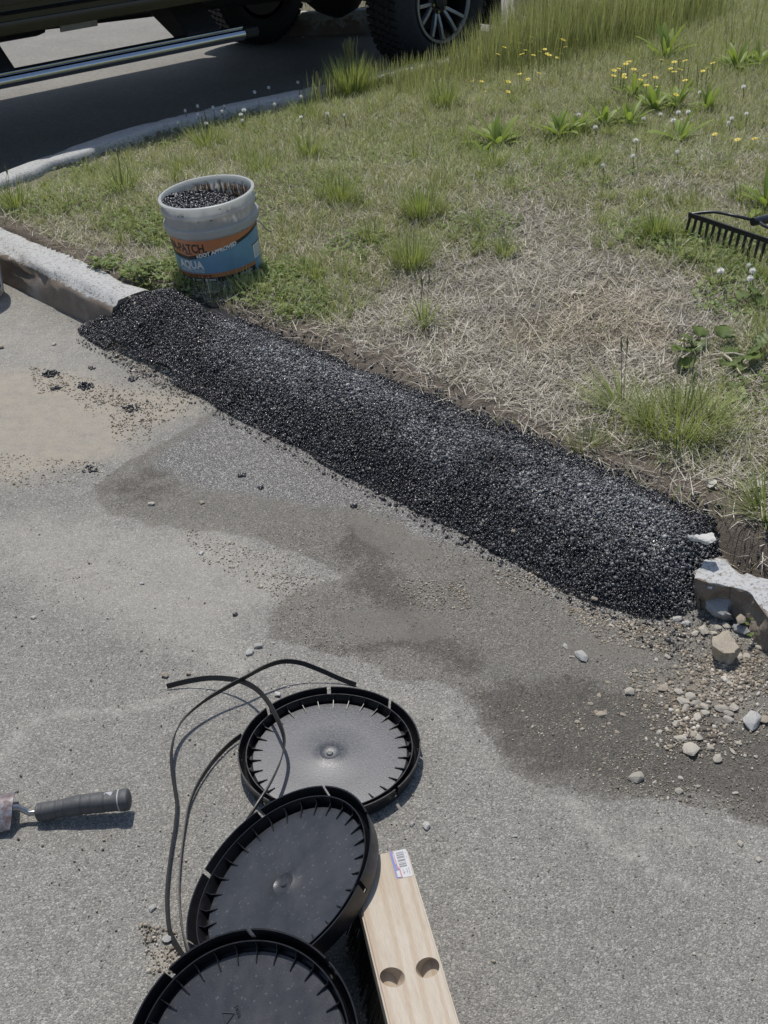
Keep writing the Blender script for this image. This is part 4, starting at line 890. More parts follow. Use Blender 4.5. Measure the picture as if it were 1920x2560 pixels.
# ------------------------------------------------------------------ vegetation
def blades(base, hgt, wid, az, lean, bend, c0, c1, K=3):
    """curved tapering blades; returns V, quads, tris, colours"""
    n = len(base); dirx, diry = np.cos(az), np.sin(az); V = np.zeros((n, 2 * K + 1, 3)); C = np.zeros((n, 2 * K + 1, 3))
    for k in range(K + 1):
        t_ = k / K; ang_ = lean + bend * t_
        if k == 0: p_ = base.copy()
        else: p_ = p_ + (hgt / K)[:, None] * np.stack([dirx * np.sin(ang_), diry * np.sin(ang_), np.cos(ang_)], 1)
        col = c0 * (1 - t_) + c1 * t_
        if k < K:
            w_ = wid * (1 - .75 * t_ ** 1.5) / 2; off = np.stack([-diry * w_, dirx * w_, 0 * w_], 1)
            V[:, 2 * k] = p_ - off; V[:, 2 * k + 1] = p_ + off; C[:, 2 * k] = col; C[:, 2 * k + 1] = col
        else: V[:, 2 * K] = p_; C[:, 2 * K] = col
    o = (np.arange(n) * (2 * K + 1))[:, None]
    qd = np.concatenate([o + np.array([[2 * k, 2 * k + 1, 2 * k + 3, 2 * k + 2]]) for k in range(K - 1)], 0); tr = o + np.array([[2 * K - 2, 2 * K - 1, 2 * K]])
    return V.reshape(-1, 3), qd, tr, C.reshape(-1, 3)
def join_blades(lst):
    Vs = []; Q = []; T = []; Cs = []; o = 0
    for V, q, t_, c in lst: Vs.append(V); Q.append(q + o); T.append(t_ + o); Cs.append(c); o += len(V)
    return np.concatenate(Vs), [np.concatenate(Q), np.concatenate(T)], dict(Col=np.concatenate(Cs))
def verge_sample(n, falloff=1.6, margin=350):
    out = []
    tot = 0
    while tot < n:
        x = rng.uniform(-1.9, 3.9, n * 4); y = rng.uniform(1.0, 10.2, n * 4)
        u, v, Z = proj(np.stack([x, y, np.full(len(x), VZ)], 1))
        k = (u > -margin) & (u < 1920 + margin) & (v > -260) & (v < 2000)
        k &= rng.random(len(x)) < np.clip((2.4 / np.maximum(Z, 1.0)) ** falloff, 0, 1)
        x, y = x[k], y[k]; d = sdist(x, y, verge_poly); _, q = to_sq(x, y)
        k = (d > .13 + .09 * sstep(4.5, 5.0, y)) & (q > .12); out.append(np.stack([x[k], y[k]], 1)); tot += k.sum()
    return np.concatenate(out)[:n]
def mixc(a, b, r_): return np.array(a)[None] * (1 - r_[:, None]) + np.array(b)[None] * r_[:, None]
# dry thatch: flat curled straw
n = 165000; p_ = verge_sample(n, 1.5); gr = greenness(p_[:, 0], p_[:, 1]); br = bareness(p_[:, 0], p_[:, 1])
k = rng.random(n) < (1.0 - .28 * gr) * (1 - .88 * br); p_ = p_[k]; gr = gr[k]; n = len(p_)
base = np.concatenate([p_, (verge_z(p_[:, 0], p_[:, 1]) + rng.uniform(0, .010, n))[:, None]], 1); r_ = rng.random(n)
cs = mixc((.20, .165, .12), (.86, .80, .68), r_); cs = cs * (1 - .55 * (fbm(p_[:, 0] * 9, p_[:, 1] * 9, 4, 40) + .15)[:, None])
orange = fbm(p_[:, 0] * 3, p_[:, 1] * 3, 3, 44) > .12; cs[orange] = cs[orange] * np.array([1.0, .96, .90])
lean = rng.uniform(.95, 1.62, n)
ob('dry_thatch', mesh_np('dry_thatch', *join_blades([blades(base, rng.uniform(.022, .07, n), rng.uniform(.0011, .0026, n), rng.uniform(0, 6.28, n), lean, rng.uniform(-.5, .6, n), cs, cs * rng.uniform(.85, 1.25, (n, 1)))])), M_STRAW, label='pale dry straw thatch matted over the verge', cat='dry grass', kind='stuff')
# green turf
n = 190000; p_ = verge_sample(n, 1.35); gr = greenness(p_[:, 0], p_[:, 1]); br = bareness(p_[:, 0], p_[:, 1])
k = rng.random(n) < (.06 + .94 * gr ** 1.2) * (1 - .92 * br); p_ = p_[k]; gr = gr[k]; n = len(p_)
base = np.concatenate([p_, verge_z(p_[:, 0], p_[:, 1])[:, None]], 1); r_ = rng.random(n)
yel = np.clip(fbm(p_[:, 0] * 1.6, p_[:, 1] * 1.6, 3, 50) + .5, 0, 1)
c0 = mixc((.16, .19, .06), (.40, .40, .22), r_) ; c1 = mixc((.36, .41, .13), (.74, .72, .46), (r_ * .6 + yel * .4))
dk = sdist(p_[:, 0], p_[:, 1], verge_poly); tall = (sstep(4.5, 7.5, p_[:, 1]) * .06 + .012 * gr) * sstep(.2, .6, dk)
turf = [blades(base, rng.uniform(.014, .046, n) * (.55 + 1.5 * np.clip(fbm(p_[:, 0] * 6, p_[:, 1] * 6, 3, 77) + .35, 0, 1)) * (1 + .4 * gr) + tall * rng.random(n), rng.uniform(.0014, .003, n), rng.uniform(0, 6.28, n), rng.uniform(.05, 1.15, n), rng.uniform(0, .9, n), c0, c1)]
cc_ = verge_sample(900, 1.2); kg = greenness(cc_[:, 0], cc_[:, 1]) * (1 - bareness(cc_[:, 0], cc_[:, 1])) > rng.uniform(.15, .8, 900); cc_ = cc_[kg]; m_ = len(cc_)
ci = np.repeat(np.arange(m_), 42); n = len(ci); hs = rng.uniform(.035, .10, m_)[ci] * rng.uniform(.4, 1.1, n); a_ = rng.uniform(0, 6.28, n); rr = rng.uniform(.008, .05, m_)[ci] * np.sqrt(rng.random(n))
pc_ = np.stack([cc_[ci, 0] + rr * np.cos(a_), cc_[ci, 1] + rr * np.sin(a_)], 1); tone = rng.random(m_)[ci] * .6 + rng.random(n) * .4
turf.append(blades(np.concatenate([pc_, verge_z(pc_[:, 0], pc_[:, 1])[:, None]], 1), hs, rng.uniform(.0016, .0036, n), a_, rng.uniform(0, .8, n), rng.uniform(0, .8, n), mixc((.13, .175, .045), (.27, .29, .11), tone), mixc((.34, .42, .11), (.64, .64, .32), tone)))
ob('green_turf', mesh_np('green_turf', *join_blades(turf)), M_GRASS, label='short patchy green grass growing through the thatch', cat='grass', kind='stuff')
# tall meadow grass along the far side
n = 100000; x = rng.uniform(-.3, 4.5, n); y = rng.uniform(6.3, 10.5, n); d = sdist(x, y, verge_poly)
k = (d > .12) & (rng.random(n) < np.clip(1.15 - .9 * (d - .15) / .5 + .8 * fbm(x * 2, y * 2, 3, 60), 0.02, 1)) & ((x > .15) | (d < .25)); x, y, d = x[k], y[k], d[k]; n = len(x)
base = np.stack([x, y, verge_z(x, y)], 1); r_ = rng.random(n)
c0 = mixc((.18, .215, .07), (.34, .35, .17), r_); c1 = mixc((.43, .46, .18), (.72, .69, .43), r_)
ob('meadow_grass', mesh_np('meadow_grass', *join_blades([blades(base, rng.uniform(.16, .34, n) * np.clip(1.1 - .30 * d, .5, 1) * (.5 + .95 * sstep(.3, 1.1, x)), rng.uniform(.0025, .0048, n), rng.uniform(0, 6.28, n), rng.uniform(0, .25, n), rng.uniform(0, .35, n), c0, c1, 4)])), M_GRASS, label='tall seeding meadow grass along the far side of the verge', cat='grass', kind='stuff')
# clover ground cover
def clover(cpx, n, rad, z=VZ):
    c = P(cpx[0], cpx[1], z); a = rng.uniform(0, 6.28, n); rr = rad * np.sqrt(rng.random(n)); x = c[0] + rr * np.cos(a); y = c[1] + rr * np.sin(a) * 1.1
    d = sdist(x, y, verge_poly); _, q = to_sq(x, y); k = (d > .11) & (q > .11) & (rng.random(n) < fbm(x * 8, y * 8, 3, 70) + .85); return np.stack([x[k], y[k]], 1)
CL = [((430, 585), 700, .14), ((520, 650), 600, .16), ((690, 720), 650, .16), ((760, 770), 350, .10), ((160, 500), 900, .25), ((330, 560), 400, .12), ((360, 690), 260, .08), ((270, 670), 200, .07), ((450, 700), 500, .13), ((600, 560), 400, .16), ((1750, 650), 1300, .16), ((1850, 700), 600, .14), ((1600, 620), 300, .12), ((900, 640), 300, .13), ((1000, 380), 900, .35), ((760, 480), 500, .25), ((1350, 450), 700, .35), ((1200, 600), 300, .15), ((1650, 420), 500, .3), ((1850, 780), 500, .15), ((560, 300), 900, .4), ((250, 420), 500, .25), ((1900, 1000), 150, .1), ((640, 700), 350, .1), ((700, 690), 300, .1)]
cp = np.concatenate([clover(*a) for a in CL]); n = len(cp); zb = verge_z(cp[:, 0], cp[:, 1]) + rng.uniform(.004, .030, n)
V = []; Fq = []; C = []; sz = rng.uniform(.0042, .0088, n); a0 = rng.uniform(0, 6.28, n); tx, ty = rng.normal(0, .28, n), rng.normal(0, .28, n)
leaf = np.array([(0, 0), (.55, -.42), (1.0, -.30), (.92, 0), (1.0, .30), (.55, .42)])
allV = []; cc = mixc((.13, .21, .05), (.38, .45, .17), rng.random(n))
for j in range(3):
    a = a0 + j * 2.094; ca, sa = np.cos(a), np.sin(a)
    lx = leaf[None, :, 0] * sz[:, None]; ly = leaf[None, :, 1] * sz[:, None] * 1.5
    X_ = ca[:, None] * lx - sa[:, None] * ly; Y_ = sa[:, None] * lx + ca[:, None] * ly
    Z_ = tx[:, None] * X_ + ty[:, None] * Y_ + np.abs(leaf[None, :, 1]) * sz[:, None] * .5
    allV.append(np.stack([X_ + cp[:, None, 0], Y_ + cp[:, None, 1], Z_ + zb[:, None]], -1))
AV = np.stack(allV, 1).reshape(-1, 3); m_ = 3 * n; o = (np.arange(m_) * 6)[:, None]
ob('clover_cover', mesh_np('clover_cover', AV, [np.concatenate([o + np.array([[0, 1, 2, 3]]), o + np.array([[0, 3, 4, 5]])])], dict(Col=np.repeat(cc, 18, 0))), M_LEAF, label='low clover leaves spreading beside the bucket and the rake', cat='clover', kind='stuff')

def vz1(p_): return float(verge_z(np.array([p_[0]]), np.array([p_[1]]))[0])
def foot(px, py):
    q = P(px, py, VZ + .02); q = P(px, py, vz1(q)); return np.array([q[0], q[1], vz1(q) - .003])
# grass tufts as individuals
def tuft(px, py, hgt, nb, spread, label, wid=.0035, lean=(0.05, .7), green=0.5, seed_heads=0, azim=None):
    q = foot(px, py); n = nb; a = rng.uniform(0, 6.28, n) if azim is None else rng.normal(azim, .7, n); rr = spread * np.sqrt(rng.random(n))
    base = np.stack([rr * np.cos(a), rr * np.sin(a), np.zeros(n)], 1); r_ = rng.random(n)
    c0 = mixc((.13, .175, .045), (.25, .285, .10), r_); c1 = mixc((.33, .41, .11), (.58, .61, .28), r_ * .7 + green * .3)
    o = empty('grass_tuft', tuple(q), label, 'grass tuft', 'grass tufts on the verge')
    ob('blades', mesh_np('blades', *join_blades([blades(base, hgt * rng.uniform(.45, 1.1, n), wid * rng.uniform(.6, 1.2, n), a, rng.uniform(*lean, n), rng.uniform(0, .55, n), c0, c1, 4)])), M_GRASS, o)
    if seed_heads:
        n = seed_heads; a = rng.uniform(0, 6.28, n); b = MB()
        for k in range(n):
            l_ = rng.uniform(.02, .22); tip = np.array([math.cos(a[k]) * l_ * hgt, math.sin(a[k]) * l_ * hgt, hgt * rng.uniform(1.05, 1.4)]); b0 = np.array([math.cos(a[k]), math.sin(a[k]), 0]) * spread * rng.random()
            b.tube([b0, b0 * .5 + tip * .55, tip * .8, tip * .9, tip], [.0009, .0008, .0008, .0028, .0008], 5)
        me = b.mesh('seed_stalks', doubles=False); cl_ = me.attributes.new('Col', 'FLOAT_COLOR', 'POINT'); cl_.data.foreach_set('color', np.tile(np.array([.26, .27, .15, 1], np.float32), len(me.vertices))); ob('seed_stalks', me, M_GRASS, o)
tuft(880, 232, .22, 520, .10, 'tallest grass tuft at the kerb edge in front of the truck shadow', .004, (0, .35), .7, 40)
tuft(1110, 268, .17, 200, .06, 'upright grass tuft right of the tallest tuft', .0045, (.05, .55), .6)
tuft(772, 398, .15, 110, .03, 'spiky grass tuft above and right of the bucket', .005, (.1, .7), .5)
tuft(650, 430, .11, 130, .05, 'grass tuft directly behind the bucket rim', .0045, (.1, .9), .5)
tuft(1055, 540, .14, 260, .06, 'dense green tuft right of the bucket', .0032, (0, .5), .6)
tuft(1030, 665, .12, 240, .06, 'low green tuft below the dense tuft right of the bucket', .003, (0, .6), .6)
tuft(850, 500, .12, 200, .07, 'grass tuft close to the right of the bucket', .003, (0, .7), .5)
tuft(1262, 640, .09, 120, .03, 'small isolated tuft in the middle of the verge', .003, (0, .7), .5)
tuft(1060, 815, .13, 60, .02, 'spiky dry grey tuft on bare soil above the patch', .004, (.1, 1.1), .3, 3)
tuft(1640, 600, .12, 200, .035, 'dark green tuft left of the rake', .0028, (0, .5), .4)
tuft(1700, 1075, .15, 420, .10, 'widest green tuft below the broad leaved weed', .0028, (.2, 1.1), .6, 3)
tuft(1560, 1030, .16, 90, .03, 'tuft of long blades leaning left beside the widest tuft', .003, (.5, 1.2), .4, 2, azim=2.6)
tuft(1915, 1290, .12, 130, .03, 'dark tuft at the right edge above the bare soil', .003, (.2, 1.1), .3)
tuft(1460, 1130, .08, 60, .03, 'wispy tuft at the upper edge of the patch', .0025, (.1, .9), .5)
tuft(310, 480, .14, 120, .05, 'tuft between the far kerb and the bucket', .004, (.05, .8), .6, 3)
tuft(40, 520, .14, 140, .05, 'tuft at the left edge above the kerb', .004, (.05, .8), .6, 2)
tuft(520, 360, .13, 160, .06, 'tuft left of the clover heads by the far kerb', .004, (.05, .7), .6, 4)
tuft(250, 375, .15, 60, .04, 'thin tuft with tall seed stalks against the truck shadow', .003, (.05, .5), .6, 6)
tuft(120, 415, .12, 60, .04, 'thin tuft at the far kerb near the left edge', .003, (.05, .6), .6, 5)
tuft(760, 290, .12, 120, .05, 'tuft among the clover heads left of the tallest tuft', .0035, (.05, .7), .6, 4)
tuft(1850, 500, .10, 120, .04, 'tuft above the rake at the right', .003, (.1, .8), .5)
tuft(1470, 420, .10, 110, .04, 'tuft below the long row of plantains', .003, (.1, .8), .5)
tuft(930, 600, .09, 120, .04, 'faint tuft between the bucket and the middle of the verge', .003, (.1, .8), .5)
tuft(1230, 420, .10, 140, .06, 'tuft left of the lowest plantain rosette', .003, (.1, .8), .5)

# leaf builder: long folded blades with wavy edges
def leaf_mesh(L_, W_, arch, c_a, c_b, fold=.25, n=9, wave=.0, round_=False):
    V = []; C = []
    for i in range(n + 1):
        t_ = i / n; w_ = W_ * ((math.sin(math.pi * min(1, t_ * .93 + .04)) ** .8) if not round_ else math.sqrt(max(0, 1 - (2 * t_ - 1) ** 2)) + .02) / 2
        ang_ = arch * t_; x = L_ * (t_ - arch * .12 * t_ * t_); z = L_ * (math.sin(ang_) / max(arch, .01) * .0 + t_ * .0) - arch * .30 * L_ * t_ * t_
        for j in (-1, -.5, 0, .5, 1):
            V.append((x, j * w_, z + fold * abs(j) * w_ + wave * W_ * math.sin(i * 2.1 + j * 3) * abs(j)))
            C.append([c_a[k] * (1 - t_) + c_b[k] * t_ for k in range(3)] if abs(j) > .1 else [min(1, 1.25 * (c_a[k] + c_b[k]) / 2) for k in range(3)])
    i = np.arange((n + 1) * 5).reshape(n + 1, 5)
    return mesh_np('leaf', np.array(V), [np.stack([i[:-1, :-1], i[1:, :-1], i[1:, 1:], i[:-1, 1:]], -1).reshape(-1, 4)], dict(Col=np.array(C)), smooth=True)
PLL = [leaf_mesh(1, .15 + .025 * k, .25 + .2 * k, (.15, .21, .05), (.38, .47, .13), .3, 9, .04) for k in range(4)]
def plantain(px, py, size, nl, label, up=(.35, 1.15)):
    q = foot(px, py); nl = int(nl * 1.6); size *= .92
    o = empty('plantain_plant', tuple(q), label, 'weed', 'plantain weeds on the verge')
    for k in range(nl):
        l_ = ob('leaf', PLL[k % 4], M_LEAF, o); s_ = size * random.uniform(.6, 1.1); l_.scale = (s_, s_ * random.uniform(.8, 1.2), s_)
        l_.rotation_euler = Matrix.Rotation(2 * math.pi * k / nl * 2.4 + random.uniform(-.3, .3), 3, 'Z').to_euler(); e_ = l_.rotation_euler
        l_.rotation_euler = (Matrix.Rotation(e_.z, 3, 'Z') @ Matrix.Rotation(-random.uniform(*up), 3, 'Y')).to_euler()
c4 = lambda x, y: (1100 + x * .4943, y * .4943)
for x, y, s_, n, lb in [(290, 735, .20, 14, 'leftmost plantain rosette with drooping leaves'), (600, 690, .18, 13, 'plantain at the left end of the long row'), (700, 670, .15, 11, 'second plantain from the left in the long row'), (830, 640, .17, 12, 'plantain in the middle of the long row'), (950, 640, .17, 12, 'plantain at the right end of the long row'), (980, 500, .17, 10, 'plantain just below the right yellow flowers'), (1140, 300, .24, 9, 'tallest plantain with upright leaves beside the yellow flowers'), (1500, 350, .19, 12, 'plantain at the far right, left one of two'), (1600, 340, .17, 10, 'plantain at the far right edge, right one of two'), (1210, 720, .18, 8, 'sparse plantain right of the long row'), (1080, 560, .16, 10, 'flat plantain under the right yellow flowers'), (1200, 545, .18, 9, 'plantain with leaves bent to the right'), (1350, 560, .15, 7, 'small plantain left of the clover pair'), (1650, 1060, .17, 14, 'plantain overhanging the rake at the right edge'), (230, 790, .10, 8, 'small yellowish weed at the foot of the leftmost rosette'), (60, 380, .16, 8, 'plantain left of the leftmost rosette near the tall tuft')]:
    plantain(*c4(x, y), s_, n, lb, (.7, 1.4) if 'upright' in lb else (.3, 1.35))
# broad leaved weeds
BL = [leaf_mesh(1, .95, .3 + .2 * k, (.10, .15, .05), (.24, .30, .10), .12, 8, .10, True) for k in range(3)]
def broadleaf(px, py, r0, n, size, label, col=None):
    q = foot(px, py); o = empty('broadleaf_weed', tuple(q), label, 'weed', 'broad leaved weeds on the verge')
    for k in range(n):
        a = random.uniform(0, 6.28); rr = r0 * math.sqrt(random.random()); l_ = ob('leaf', BL[k % 3], M_LEAF, o); s_ = size * random.uniform(.6, 1.15)
        l_.location = (rr * math.cos(a), rr * math.sin(a) * .7, random.uniform(.015, .045)); l_.scale = (s_, s_, s_)
        l_.rotation_euler = (random.uniform(-.5, .5), random.uniform(-.7, .2), a + random.uniform(-.6, .6))
broadleaf(1790, 900, .11, 22, .050, 'broad leaved weed with rounded leaves below the rake')
broadleaf(1910, 760, .05, 7, .045, 'yellowish broad leaved weed at the right edge under the rake')
broadleaf(975, 205, .12, 20, .045, 'pale leafy weed right of the tallest tuft')
broadleaf(1640, 1200, .025, 4, .012, 'tiny seedling on the soil at the top of the patch')
broadleaf(1835, 1615, .010, 4, .011, 'small green sprig among the rubble') 
bpy.data.objects['broadleaf_weed.004'].location = tuple(P(1868, 1600, .004))
# yellow flowers
YM = plain('yellow_petal', (.68, .55, .05), .55, var=.1); SM = plain('flower_stem', (.13, .16, .06), .6)
b = MB()
for k in range(9):
    a = 2 * math.pi * k / 9; ca, sa = math.cos(a), math.sin(a)
    for r0, r1 in ((0, 1),): b.add([(0, 0, 0), (.55 * ca - .26 * sa, .55 * sa + .26 * ca, .10), (1.0 * ca, 1.0 * sa, .16), (.55 * ca + .26 * sa, .55 * sa - .26 * ca, .10)], [(0, 1, 2, 3)])
FL = b.mesh('petals'); ST = MB().tube([(0, 0, -1), (.04, 0, -.5), (0, 0, 0)], .012, 5).mesh('stem', .9)
FLC = MB().lathe([(0, .2), (.2, .17), (.26, .06), (0, .0)], 8).mesh('flower_centre', .9)
YCEN = plain('flower_centre', (.42, .27, .02), .7)
yf = [(365, 208), (325, 240), (400, 218), (460, 188), (462, 212), (497, 235), (265, 262), (292, 275), (432, 255), (455, 268), (472, 280), (505, 262), (530, 250), (540, 272), (552, 280), (600, 248), (612, 272), (592, 292), (622, 202), (635, 238), (692, 200), (415, 275), (940, 325), (955, 313), (918, 345), (905, 348), (880, 357), (878, 384), (915, 370), (932, 378), (932, 392), (980, 352), (1000, 370), (1035, 383), (1052, 375), (1078, 342), (1015, 405), (1045, 433), (1090, 393), (1105, 440), (1120, 303), (1185, 315), (1208, 298), (1215, 318), (1240, 308), (1262, 328), (1215, 353), (1185, 365), (1168, 348), (1240, 408), (1305, 320), (1310, 357), (1330, 360), (1355, 345), (1380, 320), (1193, 480), (165, 412), (210, 413), (163, 443), (345, 415), (403, 375), (445, 402), (500, 370), (225, 465), (345, 465), (1390, 680), (1480, 703), (1505, 708), (1590, 703), (1635, 620)]
for x, y in yf:
    left = x < 720 and y < 300; right = 860 < x < 1400 and y < 500
    sth = random.uniform(.10, .15) if left else random.uniform(.07, .13) if right else random.uniform(.03, .05)
    q0 = P(*c4(x, y), VZ + .04 + sth); zb_ = vz1(q0); q = P(*c4(x, y), zb_ + sth)
    lb, gp = (('yellow daisy flower in the left cluster by the meadow grass', 'left cluster of yellow flowers') if left else ('yellow daisy flower in the right cluster by the tall plantain', 'right cluster of yellow flowers') if right else ('single low yellow flower scattered over the verge', 'scattered yellow flowers'))
    o = empty('yellow_flower', (q[0], q[1], zb_), lb, 'flower', gp); fr = random.uniform(.013, .018)
    pe = ob('petals', FL, YM, o); pe.location = (0, 0, sth); pe.scale = (fr,) * 3; pe.rotation_euler = (random.uniform(-.3, .35), random.uniform(-.35, .35), random.uniform(0, 6))
    ce = ob('flower_centre', FLC, YCEN, pe)
    s_ = ob('stem', ST, SM, o); s_.location = (0, 0, sth); s_.scale = (.11, .11, sth); s_.rotation_euler = (0, 0, random.uniform(0, 6))
# clover heads
b = MB(); rr_ = np.random.default_rng(8)
for k in range(46):
    z = 1 - 1.7 * (k + .5) / 46; a = k * 2.4; r_ = math.sqrt(max(0, 1 - z * z)); d = np.array([r_ * math.cos(a), r_ * math.sin(a), z]); t_ = np.cross(d, [.3, .2, 1]); t_ /= np.linalg.norm(t_)
    b.add([d * .45 - t_ * .12, d * .45 + t_ * .12, d * 1.0 + t_ * .10 + np.array([0, 0, .12]), d * 1.0 - t_ * .10 + np.array([0, 0, .12])], [(0, 1, 2, 3)])
b.lathe([(0, .55), (.42, .3), (.5, -.1), (.3, -.45), (0, -.5)], 8)
CH = b.mesh('flower_head'); CM = plain('clover_white', (.86, .85, .80), .7, var=.15, scale=200)
ch1 = [(1030, 600), (1115, 578), (1180, 610), (1205, 570), (1255, 568), (1315, 467), (1475, 600), (1460, 622), (1550, 575), (990, 712), (825, 840), (785, 645), (1535, 440), (700, 580), (1200, 770), (975, 790)]
ch2 = [(575, 398), (668, 400), (727, 345), (790, 357), (780, 372), (785, 392), (890, 340), (870, 285), (965, 268), (1025, 287), (975, 380), (1060, 370), (1115, 375), (720, 362), (640, 372), (975, 315), (825, 300), (640, 345), (600, 360), (690, 350)]
ch3 = [(1320, 1280), (1390, 1370), (1350, 1500), (840, 1370)]
for lst, fn, lb, gp in ((ch1, c4, 'white clover head among the plantains', 'clover heads among the plantains'), (ch2, lambda x, y: (x * .7716, y * .7716), 'white clover head by the far kerb', 'clover heads by the far kerb'), (ch3, lambda x, y: (1680 + x * .1447, 480 + y * .1447), 'white clover head below the rake', 'clover heads below the rake')):
    for x, y in lst:
        u, v = fn(x, y); q0 = P(u, v, VZ + .08); zb_ = vz1(q0); sth = random.uniform(.045, .08); q = P(u, v, zb_ + sth)
        o = empty('clover_flower', (q[0], q[1], zb_), lb, 'flower', gp); hr = random.uniform(.0085, .0115)
        h_ = ob('flower_head', CH, CM, o); h_.location = (0, 0, sth); h_.scale = (hr,) * 3; h_.rotation_euler = (random.uniform(-.3, .3), random.uniform(-.3, .3), random.uniform(0, 6))
        s_ = ob('stem', ST, SM, o); s_.location = (0, 0, sth); s_.scale = (.15, .15, sth)
# dry leaves and stalks lying on the thatch
M_DRYL = leaf_mat('dry_leaf', .1, .8); DL = leaf_mesh(1, .42, .5, (.50, .47, .40), (.62, .59, .52), .3, 7, .1)
for px, py, s_, az_, lb in [(1420, 742, .062, .2, 'pale curled dry leaf on the thatch, larger of two'), (1605, 736, .038, .3, 'smaller pale dry leaf right of the curled one'), (1525, 885, .034, .1, 'pale dry leaf fragment above the wide tuft'), (1893, 1230, .05, 1.0, 'tan dry leaf at the right edge above the bare soil'), (1760, 1320, .045, 1.0, 'narrow dry leaf lying on the soil above the patch flake'), (1735, 1545 - 400, .03, 2.0, 'dry leaf scrap at the soil edge of the patch'), (1170, 1040, .03, .7, 'dry leaf scrap on the upper edge of the patch')]:
    q = foot(px, py); o = ob('dry_leaf', DL, M_DRYL, label=lb, cat='leaf'); o.location = (q[0], q[1], q[2] + .014); o.scale = (s_,) * 3; o.rotation_euler = (random.uniform(-.2, .2), random.uniform(-.15, .1), az_)
M_STALK = plain('dry_stalk', (.55, .49, .37), .7)
for (x0, y0), (x1, y1), r_, lb in [((1765, 905), (1900, 915), .003, 'pale dry stalk lying across the broad leaved weed'), ((1800, 898), (1850, 952), .0032, 'dry stalk crossing the pale stalk on the weed'), ((1560, 1135), (1490, 1095), .0016, 'thin dry stem above the patch'), ((1740, 1310), (1830, 1235), .002, 'dry stem slanting over the bare soil'), ((1430, 830), (1560, 760), .0016, 'long dry stem across the thatch'), ((1300, 800), (1370, 900), .0014, 'bent dry stem in the middle of the thatch'), ((1150, 870), (1190, 800), .0014, 'short dry stem above the middle of the patch')]:
    a, c = foot(x0, y0), foot(x1, y1); a[2] += .022; c[2] += .022; m_ = (a + c) / 2 + np.array([0, .01, .008])
    ob('dry_stalk', MB().tube([a, m_, c], [r_, r_ * .9, r_ * .6], 6).mesh('dry_stalk', .9), M_STALK, label=lb, cat='stalk')

# ------------------------------------------------------------------ pickup truck
YAW = R(46); FWD = np.array([-math.sin(YAW), -math.cos(YAW)]); HUB = P(1112, 4, .33)
truck = empty('pickup_truck', (HUB[0], HUB[1], -.08), 'black pickup truck with chrome edged running board parked beyond the grass', 'truck', rot=(0, 0, math.atan2(FWD[1], FWD[0])))
t = NT('black_paint'); t.set(color=(.012, .013, .013), rough=.22); t.b.inputs['Coat Weight'].default_value = .25; t.b.inputs['Coat Roughness'].default_value = .06
t.set(normal=t.bump(t.noise(6, 2), .02, .01)); M_PAINT = t.m
M_UNDER = plain('underbody_black', (.018, .018, .018), .7, var=.3); M_CHROME = plain('chrome', (.55, .57, .60), .14, 1.0, .05); M_TYRE = plain('tyre_rubber', (.022, .022, .023), .75, var=.25, bump=.3, bscale=120); M_GLASS = NT('dark_glass').set(color=(.01, .012, .014), rough=.04)
M_ALLOY = plain('grey_alloy', (.36, .37, .37), .38, .7, .08); M_RIMD = plain('dark_alloy', (.03, .03, .032), .4, .4)
def arch(cx, r_, z0, a0=0):
    a1 = math.asin((z0 - .41) / r_); return [(cx + r_ * math.cos(a), .41 + r_ * math.sin(a)) for a in np.linspace(a1, math.pi - a1, 12)]
def side_profile(z0):
    pts = [(-1.12, z0 + .02)] ; pts += [(x, z) for x, z in reversed(arch(0, .52, z0))]; pts += [(x, z) for x, z in reversed(arch(3.7, .52, z0))]; pts += [(4.55, z0), (4.72, .75), (4.70, 1.0), (4.55, 1.12), (3.2, 1.2), (2.9, 1.24), (-1.12, 1.32), (-1.18, 1.2), (-1.18, .75)]
    return pts
b = MB(); pp = side_profile(.66)
secs = [(-.02, 1.0, 0), (.012, .985, .02), (-.06, 1, 0)]
b.prism(pp, 'y', -1.96, -.02); bod = ob('body', b.mesh('body', bevel=.018), M_PAINT, truck)
# shoulder crease, door gaps, rocker trim
ob('rocker_trim', MB().prism([(-.05, .635), (-.015, .64), (-.008, .67), (-.012, .695), (-.03, .70)], 'x', .6, 3.12).mesh('rocker_trim', .6), M_PAINT, bod)
ob('body_crease', MB().prism([(-.03, .715), (-.006, .73), (-.03, .745)], 'x', .56, 3.14).mesh('body_crease', .6), M_PAINT, bod)
for x0, x1 in ((1.95, 3.05), (.85, 1.93)):
    d_ = ob('door', MB().prism([(x0, .76), (x1, .76), (x1, 1.22), (x0, 1.26)], 'y', -.03, -.012).mesh('door', bevel=.006), M_PAINT, bod)
    ob('handle', MB().box((x0 + .14, -.004, 1.08), (.18, .03, .03)).mesh('handle', bevel=.006), M_CHROME, d_)
cabp = [(.7, 1.27), (3.05, 1.23), (2.25, 1.86), (1.9, 1.93), (1.0, 1.93), (.82, 1.84)]
n = len(cabp); V = [(x, -.04 - .16 * (z - 1.23) / .7 * 1.0, z) for x, z in cabp] + [(x, -1.94 + .16 * (z - 1.23) / .7, z) for x, z in cabp]
ob('cab_roof', MB().add(V, [tuple(range(n)), tuple(range(2 * n - 1, n - 1, -1))] + [(i, n + i, n + (i + 1) % n, (i + 1) % n) for i in range(n)]).mesh('cab_roof', bevel=.03), M_PAINT, bod)
for x0, x1, t0, t1 in ((.95, 1.88, 1.0, 1.85), (1.96, 2.85, 1.96, 2.2)):
    ob('window', MB().add([(x0, -.052, 1.32), (x1, -.052, 1.31), (t1, -.158, 1.80), (t0, -.158, 1.82)], [(0, 1, 2, 3)]).mesh('window'), M_GLASS, bod)
